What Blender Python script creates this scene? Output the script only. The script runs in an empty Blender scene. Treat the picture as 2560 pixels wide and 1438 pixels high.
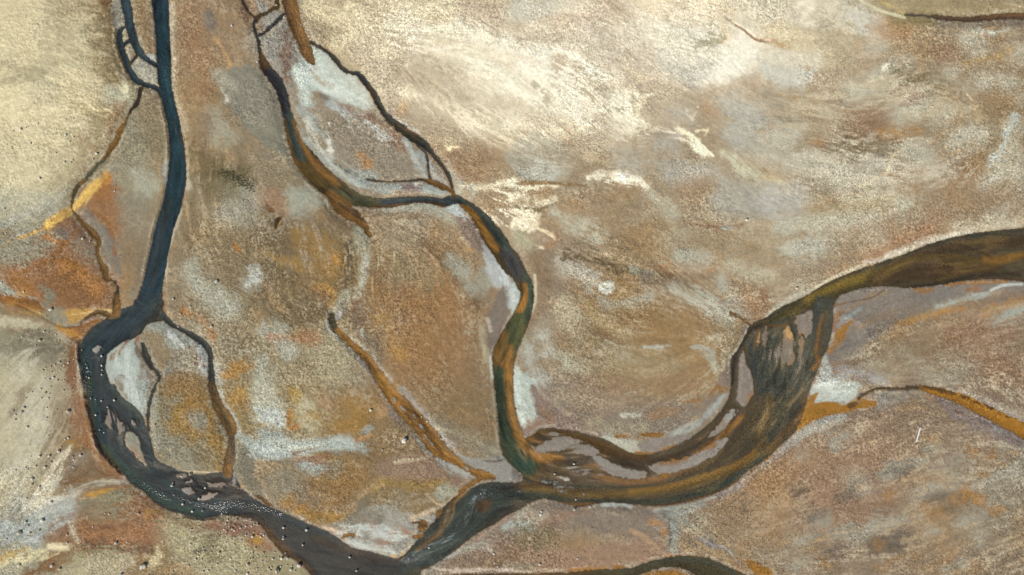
import bpy, bmesh, math, random
import numpy as np
from mathutils import Vector, noise as mnoise
R = math.radians
S = 0.05                                   # metres per surveyed unit (2560 x 1438 units across the photographed ground)
def wx(x): return (x-1280.0)*S
def wy(y): return (719.0-y)*S

# ------------------------------------------------------------------ camera, sky, sun, exposure
sc = bpy.context.scene
cam = bpy.data.objects.new('camera', bpy.data.cameras.new('camera')); sc.collection.objects.link(cam)
cam.data.sensor_width = 36; cam.data.lens = 24
cam.location = (0, 0, 128/1.5+0.35); cam.rotation_euler = (0, 0, 0)
cam.data.clip_start = 0.5; cam.data.clip_end = 9000
sc.camera = cam
SUN_EL, SUN_AZ = R(46), R(222)             # azimuth clockwise from +Y (photo up): the sun stands lower left
world = bpy.data.worlds.new('World'); sc.world = world; world.use_nodes = True
nt = world.node_tree; bg = nt.nodes['Background']
sky = nt.nodes.new('ShaderNodeTexSky'); sky.sky_type = 'NISHITA'; sky.sun_disc = False
sky.sun_elevation = SUN_EL; sky.sun_rotation = SUN_AZ
nt.links.new(sky.outputs[0], bg.inputs[0]); bg.inputs[1].default_value = 0.08
sun = bpy.data.objects.new('sun', bpy.data.lights.new('sun', 'SUN')); sc.collection.objects.link(sun)
sun.data.energy = 4.0; sun.data.angle = R(0.5); sun.data.color = (1.0, 0.95, 0.87)
sd = Vector((math.sin(SUN_AZ)*math.cos(SUN_EL), math.cos(SUN_AZ)*math.cos(SUN_EL), math.sin(SUN_EL)))
sun.rotation_euler = sd.to_track_quat('Z', 'Y').to_euler()
sc.view_settings.view_transform = 'Standard'; sc.view_settings.look = 'None'
sc.view_settings.exposure = 0.0; sc.view_settings.gamma = 1

# ------------------------------------------------------------------ sampling grid of the terrain sheet
def axis(a, b, step, far):
    core = np.arange(a, b+step, step)
    out = []; d = step; p = core[-1]
    while p < far: d *= 1.22; p += d; out.append(p)
    lo = []; d = step; p = core[0]
    while p > -far: d *= 1.22; p -= d; lo.append(p)
    return np.concatenate([np.array(lo[::-1]), core, np.array(out)])
GX = axis(-130, 2690, 1.75, 60000); GY = axis(-110, 1550, 1.75, 60000)
NX, NY = len(GX), len(GY)
XX, YY = np.meshgrid(GX, GY); XX = XX.astype(np.float32); YY = YY.astype(np.float32)

rs = np.random.RandomState(7)
LAT = rs.rand(8, 256, 256).astype(np.float32)
def vn(x, y, k=0):
    xi = np.floor(x); yi = np.floor(y); fx = x-xi; fy = y-yi
    fx = fx*fx*(3-2*fx); fy = fy*fy*(3-2*fy)
    xi = xi.astype(np.int64) & 255; yi = yi.astype(np.int64) & 255
    x1 = (xi+1) & 255; y1 = (yi+1) & 255; L = LAT[k % 8]
    return (L[yi, xi]*(1-fx)+L[yi, x1]*fx)*(1-fy)+(L[y1, xi]*(1-fx)+L[y1, x1]*fx)*fy
def fbm(x, y, sc_, o=4, k=0, g=0.5):
    t = 0; a = 1; s = 0; f = 1.0/sc_
    for i in range(o):
        c, sn = math.cos(i*0.9+k), math.sin(i*0.9+k)
        t = t+a*vn((x*c-y*sn)*f+i*17.3+k*31.7, (x*sn+y*c)*f+i*9.1+k*5.3, k+i); s += a; a *= g; f *= 2.03
    return t/s
def sm(a, b, x):
    t = np.clip((x-a)/(b-a), 0, 1); return t*t*(3-2*t)
def lin(h):
    if isinstance(h, str): h = [int(h[i:i+2], 16)/255 for i in (0, 2, 4)]
    return np.array([((c+0.055)/1.055)**2.4 if c > 0.04045 else c/12.92 for c in h], dtype=np.float32)

NF = fbm(XX, YY, 4.6, 2, 1, 0.7)             # fine grain
NM = fbm(XX, YY, 60, 5, 2, 0.6)            # mid mottling
W1 = fbm(XX, YY, 130, 5, 3)-0.5; W2 = fbm(XX, YY, 130, 5, 4)-0.5
W5 = fbm(XX, YY, 7, 2, 2)-0.5
NG = fbm(XX+W1*30, YY+W2*30, 24, 4, 6, 0.7)
W3 = fbm(XX, YY, 26, 3, 5)-0.5; W4 = fbm(XX, YY, 26, 3, 6)-0.5


# ------------------------------------------------------------------ direction in which water and wind have combed the ground
FL = [[(395,-150),(400,100),(408,200),(437,350),(438,470),(410,560),(388,660),(370,750),(300,810),(220,860),(205,950),(235,1080),(300,1180),(400,1255),(520,1280),(640,1290),(780,1360),(920,1410),(1050,1410),(1140,1350),(1210,1260),(1300,1230),(1450,1240),(1650,1240),(1800,1190),(1920,1100),(1985,980),(2000,880)],
 [(2000,880),(2040,780),(2150,700),(2300,650),(2700,600)],[(370,760),(330,840),(280,940),(320,1030),(370,1120),(450,1200),(600,1250)],[(404,790),(500,860),(525,960),(570,1070),(565,1190)],[(355,850),(390,940),(367,1060)],
 [(300,0),(330,100),(300,140),(330,190),(400,230)],[(348,215),(300,320),(240,410),(180,490),(205,560),(245,650),(288,740)],[(640,0),(645,110),(700,230),(730,350),(800,450),(930,505),(1080,500),(1150,500),(1230,590),(1310,700),(1290,820),(1250,930),(1265,1060),(1330,1180)],
 [(715,-50),(740,90),(800,200),(930,330),(1060,430),(1130,480)],[(780,105),(900,190),(980,300),(1070,370),(1130,480)],[(820,490),(920,590),(900,700),(850,770),(830,800),(900,890),(990,1000),(1110,1140),(1240,1195)],
 [(1310,1100),(1480,1100),(1620,1150),(1780,1080),(1830,930),(1870,820),(2000,750)],[(2300,970),(2450,1020),(2600,1100)],[(2030,1000),(2150,990),(2300,970)],[(2150,0),(2300,40),(2560,38)],[(1100,1436),(1500,1425),(1700,1390),(1900,1450)],
 [(1180,420),(1300,470),(1450,450)],[(1250,80),(1400,150),(1560,220),(1620,320)],[(1000,60),(1200,120),(1350,230),(1450,330)],[(1500,350),(1700,360),(1780,430),(1900,500)],[(1420,640),(1600,690),(1870,810)],[(1300,520),(1500,600),(1640,700)],
 [(1700,560),(1900,560),(2150,520),(2400,470),(2520,350)],[(1900,300),(2150,330),(2350,260),(2480,330)],[(2000,150),(2250,130),(2500,110)],[(1700,60),(1850,130),(1950,200),(2100,180)],[(1950,420),(2150,420),(2350,370),(2460,280)],[(1650,250),(1800,350),(2000,480)],
 [(1400,780),(1500,880),(1620,930),(1780,880)],[(1330,830),(1400,980),(1600,1030),(1780,960)],[(1000,560),(1150,620),(1200,780),(1200,950)],[(960,600),(950,800),(1050,950),(1200,1100)],[(700,600),(700,760),(800,800)],[(500,100),(470,400),(500,700),(560,900),(600,1050)],[(600,200),(680,340),(760,470)],
 [(560,600),(640,800),(760,950),(900,1100)],[(590,1080),(700,1120),(880,1110)],[(640,1230),(800,1300),(950,1270),(1000,1180),(1100,1150)],[(850,1340),(1000,1360)],[(1300,1300),(1450,1360),(1600,1380)],[(1680,1270),(1760,1350),(1900,1420)],
 [(1900,1250),(2100,1170),(2350,1060),(2500,1100)],[(1950,1400),(2200,1320),(2500,1230)],[(2150,850),(2300,780),(2560,720)],[(2050,960),(2250,870),(2560,800)],[(0,620),(100,570),(220,480)],[(0,540),(100,500),(200,450)],[(0,100),(150,110),(280,140)],[(0,230),(100,220),(260,280)],[(60,330),(170,340),(230,400)],
 [(0,1180),(90,1030),(200,930)],[(40,1260),(120,1180),(180,1080)],[(0,1330),(120,1270),(230,1230),(340,1220)],[(0,1430),(150,1370),(300,1330),(420,1290)],[(300,1420),(450,1350),(560,1330)],[(60,760),(160,810),(260,790)],[(60,680),(160,640),(240,690)],[(430,960),(430,1080),(520,1150)]]
fp = []
for ln_ in FL:
    for a_, b_ in zip(ln_[:-1], ln_[1:]):
        n_ = max(1, int(math.hypot(b_[0]-a_[0], b_[1]-a_[1])/45)); an_ = 2*math.atan2(b_[1]-a_[1], b_[0]-a_[0])
        for t_ in range(n_): fp.append((a_[0]+(b_[0]-a_[0])*(t_+.5)/n_, a_[1]+(b_[1]-a_[1])*(t_+.5)/n_, math.cos(an_), math.sin(an_)))
fp = np.array(fp, np.float32)
cx = np.arange(-400, 3000, 30.); cy = np.arange(-400, 1850, 30.); CX, CY = np.meshgrid(cx, cy)
d2 = (CX[..., None]-fp[:, 0])**2+(CY[..., None]-fp[:, 1])**2; w_ = 1/(d2+900)**1.7
c2 = (w_*fp[:, 2]).sum(-1)/w_.sum(-1); s2 = (w_*fp[:, 3]).sum(-1)/w_.sum(-1)
def coarse(F, x, y):
    u = np.clip((x+400)/30, 0, len(cx)-1.001); v = np.clip((y+400)/30, 0, len(cy)-1.001); i = u.astype(int); j = v.astype(int); fu = u-i; fv = v-j
    return (F[j, i]*(1-fu)+F[j, i+1]*fu)*(1-fv)+(F[j+1, i]*(1-fu)+F[j+1, i+1]*fu)*fv
TH = 0.5*np.arctan2(coarse(s2, XX, YY), coarse(c2, XX, YY))+(fbm(XX, YY, 90, 3, 5)-0.5)*1.1
UX, UY = np.cos(TH).astype(np.float32), np.sin(TH).astype(np.float32)
gi0, gj0 = int(np.searchsorted(GX, -130)), int(np.searchsorted(GY, -110))
def comb(src, steps, h):
    """line integral convolution: drags a noise along the flow directions"""
    def at(x, y):
        i = np.clip(np.rint((x-GX[gi0])/1.75).astype(np.int32)+gi0, 0, NX-1); j = np.clip(np.rint((y-GY[gj0])/1.75).astype(np.int32)+gj0, 0, NY-1); return j, i
    acc = src.copy(); tot = 1.
    for s_ in (1, -1):
        x, y = XX.copy(), YY.copy(); px, py = UX*s_, UY*s_
        for k in range(steps):
            x = x+px*h; y = y+py*h; ij = at(x, y); ux, uy = UX[ij], UY[ij]
            f = np.where(ux*px+uy*py < 0, -1, 1); px, py = ux*f, uy*f
            wk = 1-(k+1)/(steps+1); acc += src[ij]*wk
            if s_ == 1: tot += 2*wk
    acc /= tot; acc = (acc-acc[gj0:gj0+900, gi0:gi0+1500].mean())/acc[gj0:gj0+900, gi0:gi0+1500].std()
    return np.clip(0.5+acc*0.16, 0, 1).astype(np.float32)
S1 = comb(vn(XX/2.6, YY/2.6, 2)*.6+vn(XX/5.3, YY/5.3, 4)*.4, 6, 2.4)
S2 = comb(vn(XX/7, YY/7, 1)*.5+vn(XX/15, YY/15, 5)*.5, 11, 5.5)
STK = sm(0.36, 0.62, fbm(XX, YY, 260, 3, 4, .5))*0.75+0.2
S1r, S2r = S1, S2
S1 = 0.5+(S1-.5)*STK; S2 = 0.5+(S2-.5)*STK; NF = 0.5+(NF-.5)*(1.35-0.45*STK)

# ------------------------------------------------------------------ smooth curves and brushes
def cr(p, n=4, closed=False):
    p = np.array([tuple(q)+(0,)*(3-len(q)) for q in p], dtype=float); m = len(p)
    if m < 3: return p
    out = []
    rng = range(m) if closed else range(m-1)
    for i in rng:
        if closed: a, b, c, d = p[i-1], p[i], p[(i+1) % m], p[(i+2) % m]
        else: a, b, c, d = p[max(i-1, 0)], p[i], p[i+1], p[min(i+2, m-1)]
        for j in range(n):
            t = j/n
            out.append(0.5*((2*b)+(-a+c)*t+(2*a-5*b+4*c-d)*t*t+(-a+3*b-3*c+d)*t**3))
    if not closed: out.append(p[-1])
    out = np.array(out); out[:, 2] = np.maximum(out[:, 2], 0.3)
    return out
def win(x0, y0, x1, y1):
    i0, i1 = np.searchsorted(GX, x0), np.searchsorted(GX, x1); j0, j1 = np.searchsorted(GY, y0), np.searchsorted(GY, y1)
    return slice(max(j0-1, 0), min(j1+1, NY)), slice(max(i0-1, 0), min(i1+1, NX))
def sdf_line(P, m):
    """distance to a polyline minus its half width, with along and across coordinates"""
    P = cr(P, 3)
    mw = P[:, 2].max()+m
    w = win(P[:, 0].min()-mw, P[:, 1].min()-mw, P[:, 0].max()+mw, P[:, 1].max()+mw)
    X, Y = XX[w], YY[w]; D = np.full(X.shape, 999., np.float32); A = np.zeros_like(D); C = np.zeros_like(D)
    gx, gy = GX[w[1]], GY[w[0]]; L = 0.
    for a, b in zip(P[:-1], P[1:]):
        e = max(a[2], b[2])+m; dx, dy = b[0]-a[0], b[1]-a[1]; l2 = dx*dx+dy*dy; ln = math.sqrt(l2)
        if l2 < 1e-6: continue
        i0, i1 = np.searchsorted(gx, [min(a[0], b[0])-e, max(a[0], b[0])+e]); j0, j1 = np.searchsorted(gy, [min(a[1], b[1])-e, max(a[1], b[1])+e])
        s = (slice(j0, j1), slice(i0, i1)); x, y = X[s], Y[s]
        if x.size:
            t = np.clip(((x-a[0])*dx+(y-a[1])*dy)/l2, 0, 1)
            d = np.hypot(x-a[0]-t*dx, y-a[1]-t*dy)-(a[2]+(b[2]-a[2])*t)
            k = d < D[s]
            D[s] = np.where(k, d, D[s]); A[s] = np.where(k, L+t*ln, A[s])
            C[s] = np.where(k, ((x-a[0])*dy-(y-a[1])*dx)/ln, C[s])
        L += ln
    return w, D, A, C
def sdf_poly(P, m, n=3):
    P = cr(P, n, True)
    w = win(P[:, 0].min()-m, P[:, 1].min()-m, P[:, 0].max()+m, P[:, 1].max()+m)
    X, Y = XX[w], YY[w]; D = np.full(X.shape, 999., np.float32); ins = np.zeros(X.shape, bool)
    gx, gy = GX[w[1]], GY[w[0]]
    Q = np.roll(P, -1, axis=0)
    for a, b in zip(P, Q):
        dx, dy = b[0]-a[0], b[1]-a[1]; l2 = dx*dx+dy*dy
        if l2 < 1e-9: continue
        e = m
        i0, i1 = np.searchsorted(gx, [min(a[0], b[0])-e, max(a[0], b[0])+e]); j0, j1 = np.searchsorted(gy, [min(a[1], b[1])-e, max(a[1], b[1])+e])
        s = (slice(j0, j1), slice(i0, i1)); x, y = X[s], Y[s]
        if x.size:
            t = np.clip(((x-a[0])*dx+(y-a[1])*dy)/l2, 0, 1)
            D[s] = np.minimum(D[s], np.hypot(x-a[0]-t*dx, y-a[1]-t*dy))
        if abs(dy) > 1e-9:
            j0, j1 = np.searchsorted(gy, [min(a[1], b[1]), max(a[1], b[1])])
            yy = Y[j0:j1]; xc = a[0]+(yy-a[1])*dx/dy
            ins[j0:j1] ^= X[j0:j1] < xc
    D = np.where(ins, -D, D)
    return w, D, None, None
def tile(k, pts):
    ox, oy, s = {1:(0,0,2.995),2:(0,480,2.995),3:(0,960,3.008),4:(640,0,2.995),5:(640,480,2.995),6:(640,960,3.008),
                 7:(1280,0,2.995),8:(1280,480,2.995),9:(1280,960,3.008),10:(1920,0,2.995),11:(1920,480,2.995),12:(1920,960,3.008)}[k]
    return [(ox+p[0]/s, oy+p[1]/s)+((p[2]/s,) if len(p) > 2 else ()) for p in pts]

land = np.zeros((NY, NX, 3), np.float32); bed = np.zeros((NY, NX, 3), np.float32)
def paint(buf, k, pts, col, a=1.0, soft=6, grain=0.0, streak=0.0, poly=False, sl=70, sw=5, wob=0.0, ang=None):
    """one stain: flat colour, soft or broken edge, optional streaks that run along it"""
    if k: pts = tile(k, pts)
    if buf is land and grain and soft > 5:
        lc = lin(col); xm = sum(p[0] for p in pts)/len(pts)
        if lc[0] > 2.6*lc[2]: a = a*(0.55 if xm > 1180 else 0.8); soft = soft*1.3
    w, D, A, C = (sdf_poly if poly else sdf_line)(pts, soft*2.3+30+wob)
    X, Y = XX[w], YY[w]
    if wob: D = D+wob*2*(W3[w]*1.1+W1[w]*0.7)
    if buf is land and soft > 2.5: D = D+W3[w]*min(soft, 14)*2.6+W5[w]*min(soft, 8)*1.6
    if grain:
        m = sm(soft*2.3, -soft*1.3, D)
        nn = 0.5+0.42*(NF[w]-.5)+0.30*(NG[w]-.5)+0.62*(S1[w]-.5)+0.45*(S2[w]-.5)
        m = sm(-0.52, 0.48, m*1.2-0.56-(nn-0.5)*3.0*grain)*sm(soft*2.3+6, soft*1.2, D)
    else: m = sm(soft, -soft, D)
    if streak:
        if poly or ang is not None or A is None:
            an = R(ang or 0); A = X*math.cos(an)+Y*math.sin(an)+W3[w]*14; C = -X*math.sin(an)+Y*math.cos(an)+W4[w]*14
        n = 0.6*vn(A/sl, C/sw, 3)+0.4*vn(A/sl*2.3+7, C/sw*2.1, 5)
        m = m*(1-streak)+streak*m*sm(0.34, 0.66, n+(m-0.6)*0.35)
    m = (m*min(1, a*(1.25 if grain else 1)))[..., None]
    buf[w] = buf[w]*(1-m)+lin(col)*m
def L(k, pts, col, a=1.0, **kw): paint(land, k, pts, col, a, **kw)
def LP(k, pts, col, a=1.0, **kw): paint(land, k, pts, col, a, poly=True, **kw)
def B(k, pts, col, a=1.0, **kw): paint(bed, k, pts, col, a, **kw)
def BP(k, pts, col, a=1.0, **kw): paint(bed, k, pts, col, a, poly=True, **kw)

# ------------------------------------------------------------------ broad soil colours
ROWS = """c5b892 bbae8c 8f7f68 8c7a62 8f7f70 b3a484 c9bc9c d0c3a6 b39c80 c0ae94 d8ccb0 d9ceb4 c4b498 b6a68a a08c6c 948066
c0b38f b0a485 93836a 8c7a5c 8f8474 948672 b5a48a d6cbb0 ccbf a3 a8957a b8aa92 b09c80 ac9a7e a6947a 9c8c70 9a8668
beb394 9c8f72 94866a 8a7a5c 8c8068 8b7c64 98866c ab987a a99678 9c8a70 a09078 a39074 a2947a 9f9078 a09078 968468
9a937c 8c7e66 8e7f64 8c7b5c 7d6c52 86745a 8f7c63 a8967a 9e8b72 9c8668 9c8b6e a5957a a6967a a8957a a28e72 9c8a72
8d6a48 8c7758 8f7f66 8f8268 7a6a4e 80704f 947a56 8d765a 948470 94805f 947c5c 988468 9a8a74 a08e76 927f6a 8a7868
a0977c 8a8068 8c8270 8c7c5e 8f8264 8a7a60 947856 8c7658 96876e 94805c 967e58 94805c 867464 94806a 927e68 8f7c66
b0a68a 86705a 7c7468 8c7850 958868 8f7850 8a7456 877258 8c7e70 8a7a68 8c7e68 8a7866 8a7764 8c7864 8c7a66 8c7a66
aaa084 84725a 807460 8a7858 8a7c66 8c7450 8a7356 86765f 80715e 7e7062 8a7860 957c66 9a8068 947b65 927d66 8c7b66
9a9780 8f6c48 8e7f62 a0967c 847460 8a857a 8a8070 86735f 8f7c66 927e68 94826c 92826a 92806a 8f7e6a 907e68 8c7c66""".replace('ccbf a3', 'ccbfa3').split('\n')
CG = np.array([[lin(c) for c in r.split()] for r in ROWS])
def grid_col(x, y):
    u = np.clip((x-80)/160, 0, 14.999); v = np.clip((y-80)/160, 0, 7.999)
    i = u.astype(int); j = v.astype(int); fu = u-i; fv = v-j; fu = (fu*fu*(3-2*fu))[..., None]; fv = (fv*fv*(3-2*fv))[..., None]
    return (CG[j, i]*(1-fu)+CG[j, i+1]*fu)*(1-fv)+(CG[j+1, i]*(1-fu)+CG[j+1, i+1]*fu)*fv
land[:] = grid_col(XX+W1*190+W3*30, YY+W2*190+W4*30)
bed[:] = lin('4a4a42')

# mottling of the open soil: pale crust, grey silt, rust and ochre stains
def mottle(n, lo, hi, col, a):
    m = (sm(lo, hi, n)*a)[..., None]; land[:] = land*(1-m)+lin(col)*m
fl = 0.45*S2+0.55*fbm(XX+W1*60, YY+W2*60, 60, 5, 1, 0.65)
mottle(fl+0.35*(S1-.5)+0.5*(NF-0.5), 0.48, 0.74, 'b8ab90', 0.45)
mottle(fbm(XX+W1*80, YY+W2*80, 110, 5, 5, 0.6)+0.35*(S1-.5)+0.25*(S2-.5)+0.3*(NF-0.5), 0.52, 0.78, 'a09f90', 0.38)
mottle(fbm(XX+W2*70, YY*1.3+W1*70, 120, 5, 6, 0.6)+0.3*(S2-.5)+0.2*(NF-0.5), 0.52, 0.76, '9c7a4c', 0.42)
mottle(1-fl+0.35*(S1-.5)+0.5*(NF-0.5), 0.50, 0.80, '6d5c44', 0.40)
KALB = 0.90
# ------------------------------------------------------------------ stains and crusts on the land
CREAM='d6cbab'; PALE='e4dcc6'; GREY='9a9c95'; SILV='b4bab8'; OCH='b08238'; RUST='96602f'; BRN='6f5a40'; MUD='82786c'; DK='4d4232'; OLV='6a6448'; PINK='9c8470'
# upper left cream flats
L(1,[(0,120,160),(300,560,330),(200,900,300),(100,1300,260)],'c6ba95',.55,soft=50,grain=.3)
L(1,[(0,720,90),(300,700,120),(620,760,60)],'cfc29c',.7,soft=25,grain=.3)
L(1,[(420,20,40),(480,90,40),(520,160,25)],'8c7c5e',.7,soft=22,grain=.4)
L(1,[(400,180,60),(390,330,50),(350,460,40),(250,540,30)],'968b70',.65,soft=22,grain=.4)
L(1,[(0,490,8),(100,510,16),(250,560,28),(360,600,12),(450,650,6)],'7d7052',.6,soft=9,grain=.4)
L(1,[(20,600,10),(200,590,20),(300,560,12)],'857a5c',.6,soft=10,grain=.5)
L(1,[(380,700,50),(250,640,30)],'9f967a',.6,soft=18,grain=.3)
for yy in (130,190,260,330,400,470):
    L(1,[(420,yy-20,10),(620,yy,14),(780,yy+40,10),(860,yy+60,5)],'7c6a48',.55,soft=9,grain=.6,streak=.6)
    L(1,[(500,yy+25,10),(700,yy+40,14),(840,yy+80,8)],'bdb593',.6,soft=9,grain=.4,streak=.5)
L(1,[(770,0,22),(790,120,18),(830,240,14),(870,360,8),(910,480,8),(960,580,8)],'6e5636',.8,soft=9,grain=.5)
L(1,[(785,20,12),(760,90,6)],'8f5c2c',.8,soft=7,grain=.3)
L(1,[(520,700,40),(640,760,50),(760,820,50),(830,880,30)],'a8946c',.5,soft=20,grain=.5)
L(1,[(720,480,40),(830,560,50),(900,640,40)],'a09068',.6,soft=16,grain=.7)
L(1,[(920,640,36),(930,720,30)],'d0c8a8',.8,soft=9,grain=.3)
L(1,[(830,720,50),(960,760,20),(930,800,25)],'a3a08a',.7,soft=12,grain=.4)
L(1,[(600,680,4),(650,760,5),(720,830,5),(790,815,4),(850,860,3)],'dccba0',.8,soft=2.5,grain=.3)
L(1,[(620,780,8),(700,850,14),(760,850,8)],'83703f',.6,soft=7,grain=.5)
L(1,[(780,880,40),(740,960,60),(660,1040,50),(520,1010,30)],'8c7a54',.7,soft=18,grain=.7)
L(1,[(560,1030,12),(640,1080,16),(700,1130,12)],'84633f',.7,soft=8,grain=.4)
L(1,[(900,820,30),(860,900,30),(840,980,18)],'8f6c48',.7,soft=10,grain=.5)
L(1,[(450,1180,50),(420,1320,70),(560,1260,50)],'8a7b58',.65,soft=22,grain=.8)
L(1,[(760,1200,20),(640,1320,28),(520,1430,40)],'6a6048',.7,soft=12,grain=.7)
L(1,[(900,850,10),(840,1000,14),(740,1160,20),(620,1250,18)],'7f6a4c',.6,soft=8,grain=.5)
L(1,[(980,880,40),(1020,1100,120),(950,1400,160)],'8d8670',.75,soft=22,grain=.5)
L(1,[(1060,700,60),(1120,900,60),(1180,1150,50)],'857a60',.6,soft=16,grain=.5)
L(1,[(1090,1380,60),(1040,1300,40)],'a8a896',.55,soft=18,grain=.5)
LP(1,[(920,0),(850,0),(830,120),(870,230),(910,190),(925,120)],'8c887a',.9,soft=4,grain=.3)
L(1,[(830,160,10),(880,220,10)],'8088a0',.5,soft=6)
L(1,[(1040,20,30),(1060,150,30),(1100,300,26),(1130,380,12)],'897352',.8,soft=7,grain=.4)
LP(1,[(990,470),(1060,450),(1150,520),(1165,600),(1140,625),(1050,590),(990,530)],'a09c8c',.9,soft=4,grain=.5)
LP(1,[(1080,410),(1150,410),(1150,460),(1110,450)],'a8aaa4',.9,soft=3,grain=.3)
L(1,[(930,270,8),(945,290,8)],'94866c',.8,soft=3)
L(1,[(960,350,8),(980,420,12)],'7c6c5c',.8,soft=3)
L(0,[(262,0,5),(276,60,6),(288,120,6),(300,160,6),(318,196,5)],'5c4c36',.7,soft=6,grain=.5)
for i in range(22):
    q = random.Random(i+300); y0 = 10+i*9; x1 = 262+i*2.2
    L(0,[(x1-q.uniform(30,90),y0-q.uniform(-4,10),2),(x1-15,y0+4,3.5),(x1,y0+8,3)],'7a6a4a',.55,soft=4,grain=.5)
# strip right of the blue river
L(1,[(1270,40,22),(1280,300,10),(1290,500,10),(1290,700,16),(1340,850,20),(1370,960,20)],'b6ae98',.85,soft=7,grain=.6)
L(1,[(1385,1200,12),(1400,1400,14)],'b6ae98',.85,soft=5,grain=.5)
L(1,[(1290,1420,8),(1225,1330,12),(1240,1200,8)],'a6a49c',.8,soft=4,grain=.5)
L(1,[(1265,350,4),(1270,500,4)],'7c4f2c',.8,soft=3)
L(1,[(1450,0,120),(1420,120,60)],'9c8062',.5,soft=25,grain=.4)
L(1,[(1450,350,60),(1500,480,80),(1510,560,60),(1470,700,60)],'9a7650',.6,soft=34,grain=.6)
L(1,[(1360,600,50),(1400,900,50),(1440,1200,40)],'9d845f',.5,soft=22,grain=.5)
L(1,[(1580,240,5),(1640,330,7),(1700,430,8),(1720,500,8)],'b08f62',.85,soft=3,grain=.3)
L(1,[(1690,520,6),(1730,490,6),(1820,490,5)],'b08f62',.8,soft=3,grain=.4)
L(1,[(1560,130,20),(1590,220,16),(1550,160,10)],'77706c',.6,soft=10,grain=.3)
L(1,[(1820,30,12),(1850,120,14),(1880,190,10)],'5c4236',.6,soft=9,grain=.7)
LP(0,[(548,196),(600,168),(640,178),(662,200),(688,258),(702,310),(716,384),(688,370),(650,348),(612,312),(572,262)],'807c6c',.85,soft=7,grain=.4)
LP(0,[(560,200),(610,178),(650,230),(670,300),(650,330),(610,290)],'8c887a',.6,soft=12,streak=.8,ang=60,grain=.3)
L(1,[(1650,660,5),(1680,710,5),(1700,745,3)],'c6beac',.8,soft=4,grain=.5)
L(1,[(1640,560,30),(1700,640,30)],'a39e8c',.6,soft=12,grain=.7)
L(1,[(1600,900,40),(1650,1000,60)],'a8a694',.5,soft=18,grain=.7)
L(1,[(1540,900,8),(1500,1100,20),(1540,1280,12)],'7c644a',.6,soft=12,grain=.4)
# dark mossy ground
L(0,[(545,435,8),(580,440,10),(610,452,8),(628,478,8)],'4c4428',.55,soft=10,grain=.8)
L(0,[(500,400,20),(560,450,34),(620,500,24)],'6f6546',.45,soft=18,grain=.8)
L(0,[(655,500,3),(670,520,5),(683,528,3)],'6a4a26',.8,soft=3,grain=.3)
LP(0,[(686,548),(697,541),(706,541),(697,556),(690,570),(685,562)],'3c2c18',.95,soft=1.5)
L(0,[(693,568,3),(700,553,2)],'c09048',.95,soft=1.5)
L(0,[(650,490,16),(690,500,14),(705,530,8)],'a07a5c',.5,soft=10,grain=.3)
# orange fan on the left margin
L(1,[(800,1310,26),(780,1380,30),(700,1430,26)],'b87a30',.9,soft=5,grain=.5,streak=.3)
L(2,[(640,10,14),(600,70,22),(540,120,14),(470,160,34),(420,210,28),(350,260,18),(300,290,10)],'c0923f',.95,soft=4,grain=.35,streak=.3,sl=50)
L(2,[(460,180,8),(420,220,8)],'d8b060',.9,soft=4,grain=.4)
L(2,[(300,290,8),(180,340,8),(60,380,8),(0,400,8)],'a08c48',.8,soft=5,grain=.5)
L(2,[(520,220,16),(430,230,20),(350,290,10)],'a07a3c',.7,soft=6,grain=.5)
LP(2,[(640,30),(720,0),(800,20),(850,100),(900,200),(930,270),(880,320),(820,300),(760,220),(680,130)],'956840',.8,soft=22,grain=.6)
L(1,[(780,1430,40),(830,1400,20)],'98643c',.8,soft=10,grain=.4)
LP(2,[(640,140),(740,240),(820,320),(880,400),(890,560),(870,640),(800,540),(740,420),(690,300),(620,200)],'7c7468',.8,soft=8,grain=.5,streak=.5,ang=55)
L(2,[(0,100,70),(200,80,70),(400,80,40)],'a09e8c',.8,soft=18,grain=.3,streak=.5,ang=-28)
L(2,[(0,240,30),(200,200,30),(380,120,24)],'8c8c80',.7,soft=10,streak=.7,grain=.2)
L(2,[(0,330,30),(160,290,24),(300,240,16)],'857b64',.7,soft=10,streak=.6,grain=.3)
L(2,[(440,260,40),(540,300,60),(620,380,40)],'7c5a44',.75,soft=14,grain=.6)
L(2,[(480,330,30),(440,300,20)],'6c655c',.7,soft=8,grain=.5)
L(2,[(340,340,20),(420,370,12),(540,390,8)],'a06a34',.8,soft=5,grain=.6)
L(2,[(160,350,60),(60,440,70),(200,480,60),(330,430,50)],'8f8b78',.8,soft=16,grain=.4,streak=.3,ang=-20)
L(2,[(560,420,40),(640,500,50),(700,560,30)],'7e7a6c',.85,soft=12,grain=.6)
LP(2,[(490,465),(600,540),(680,610),(760,690),(810,790),(780,850),(500,865),(380,800),(270,720),(150,700),(130,650),(230,600),(330,530)],'8c6848',.8,soft=30,grain=.7,wob=4)
LP(2,[(340,640),(520,600),(640,660),(660,760),(560,820),(420,780),(340,720)],'835c38',.7,soft=30,grain=.3)
L(2,[(470,560,40),(620,640,30),(700,720,24)],'a5703e',.7,soft=12,grain=.4)
L(2,[(380,620,5),(470,640,9),(560,590,6)],'5f4630',.6,soft=8)
L(2,[(300,740,20),(360,790,24),(330,840,16)],'7f7a66',.8,soft=8,grain=.5)
L(2,[(130,640,40),(180,740,30),(260,780,20)],'9c6436',.7,soft=10,grain=.5)
L(2,[(0,700,26),(60,760,20),(160,800,14),(240,820,10)],'9a9a8c',.8,soft=6,grain=.5)
L(2,[(0,800,18),(120,830,22),(250,850,22),(290,870,12)],'8c5a34',.95,soft=5,grain=.25)
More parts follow.
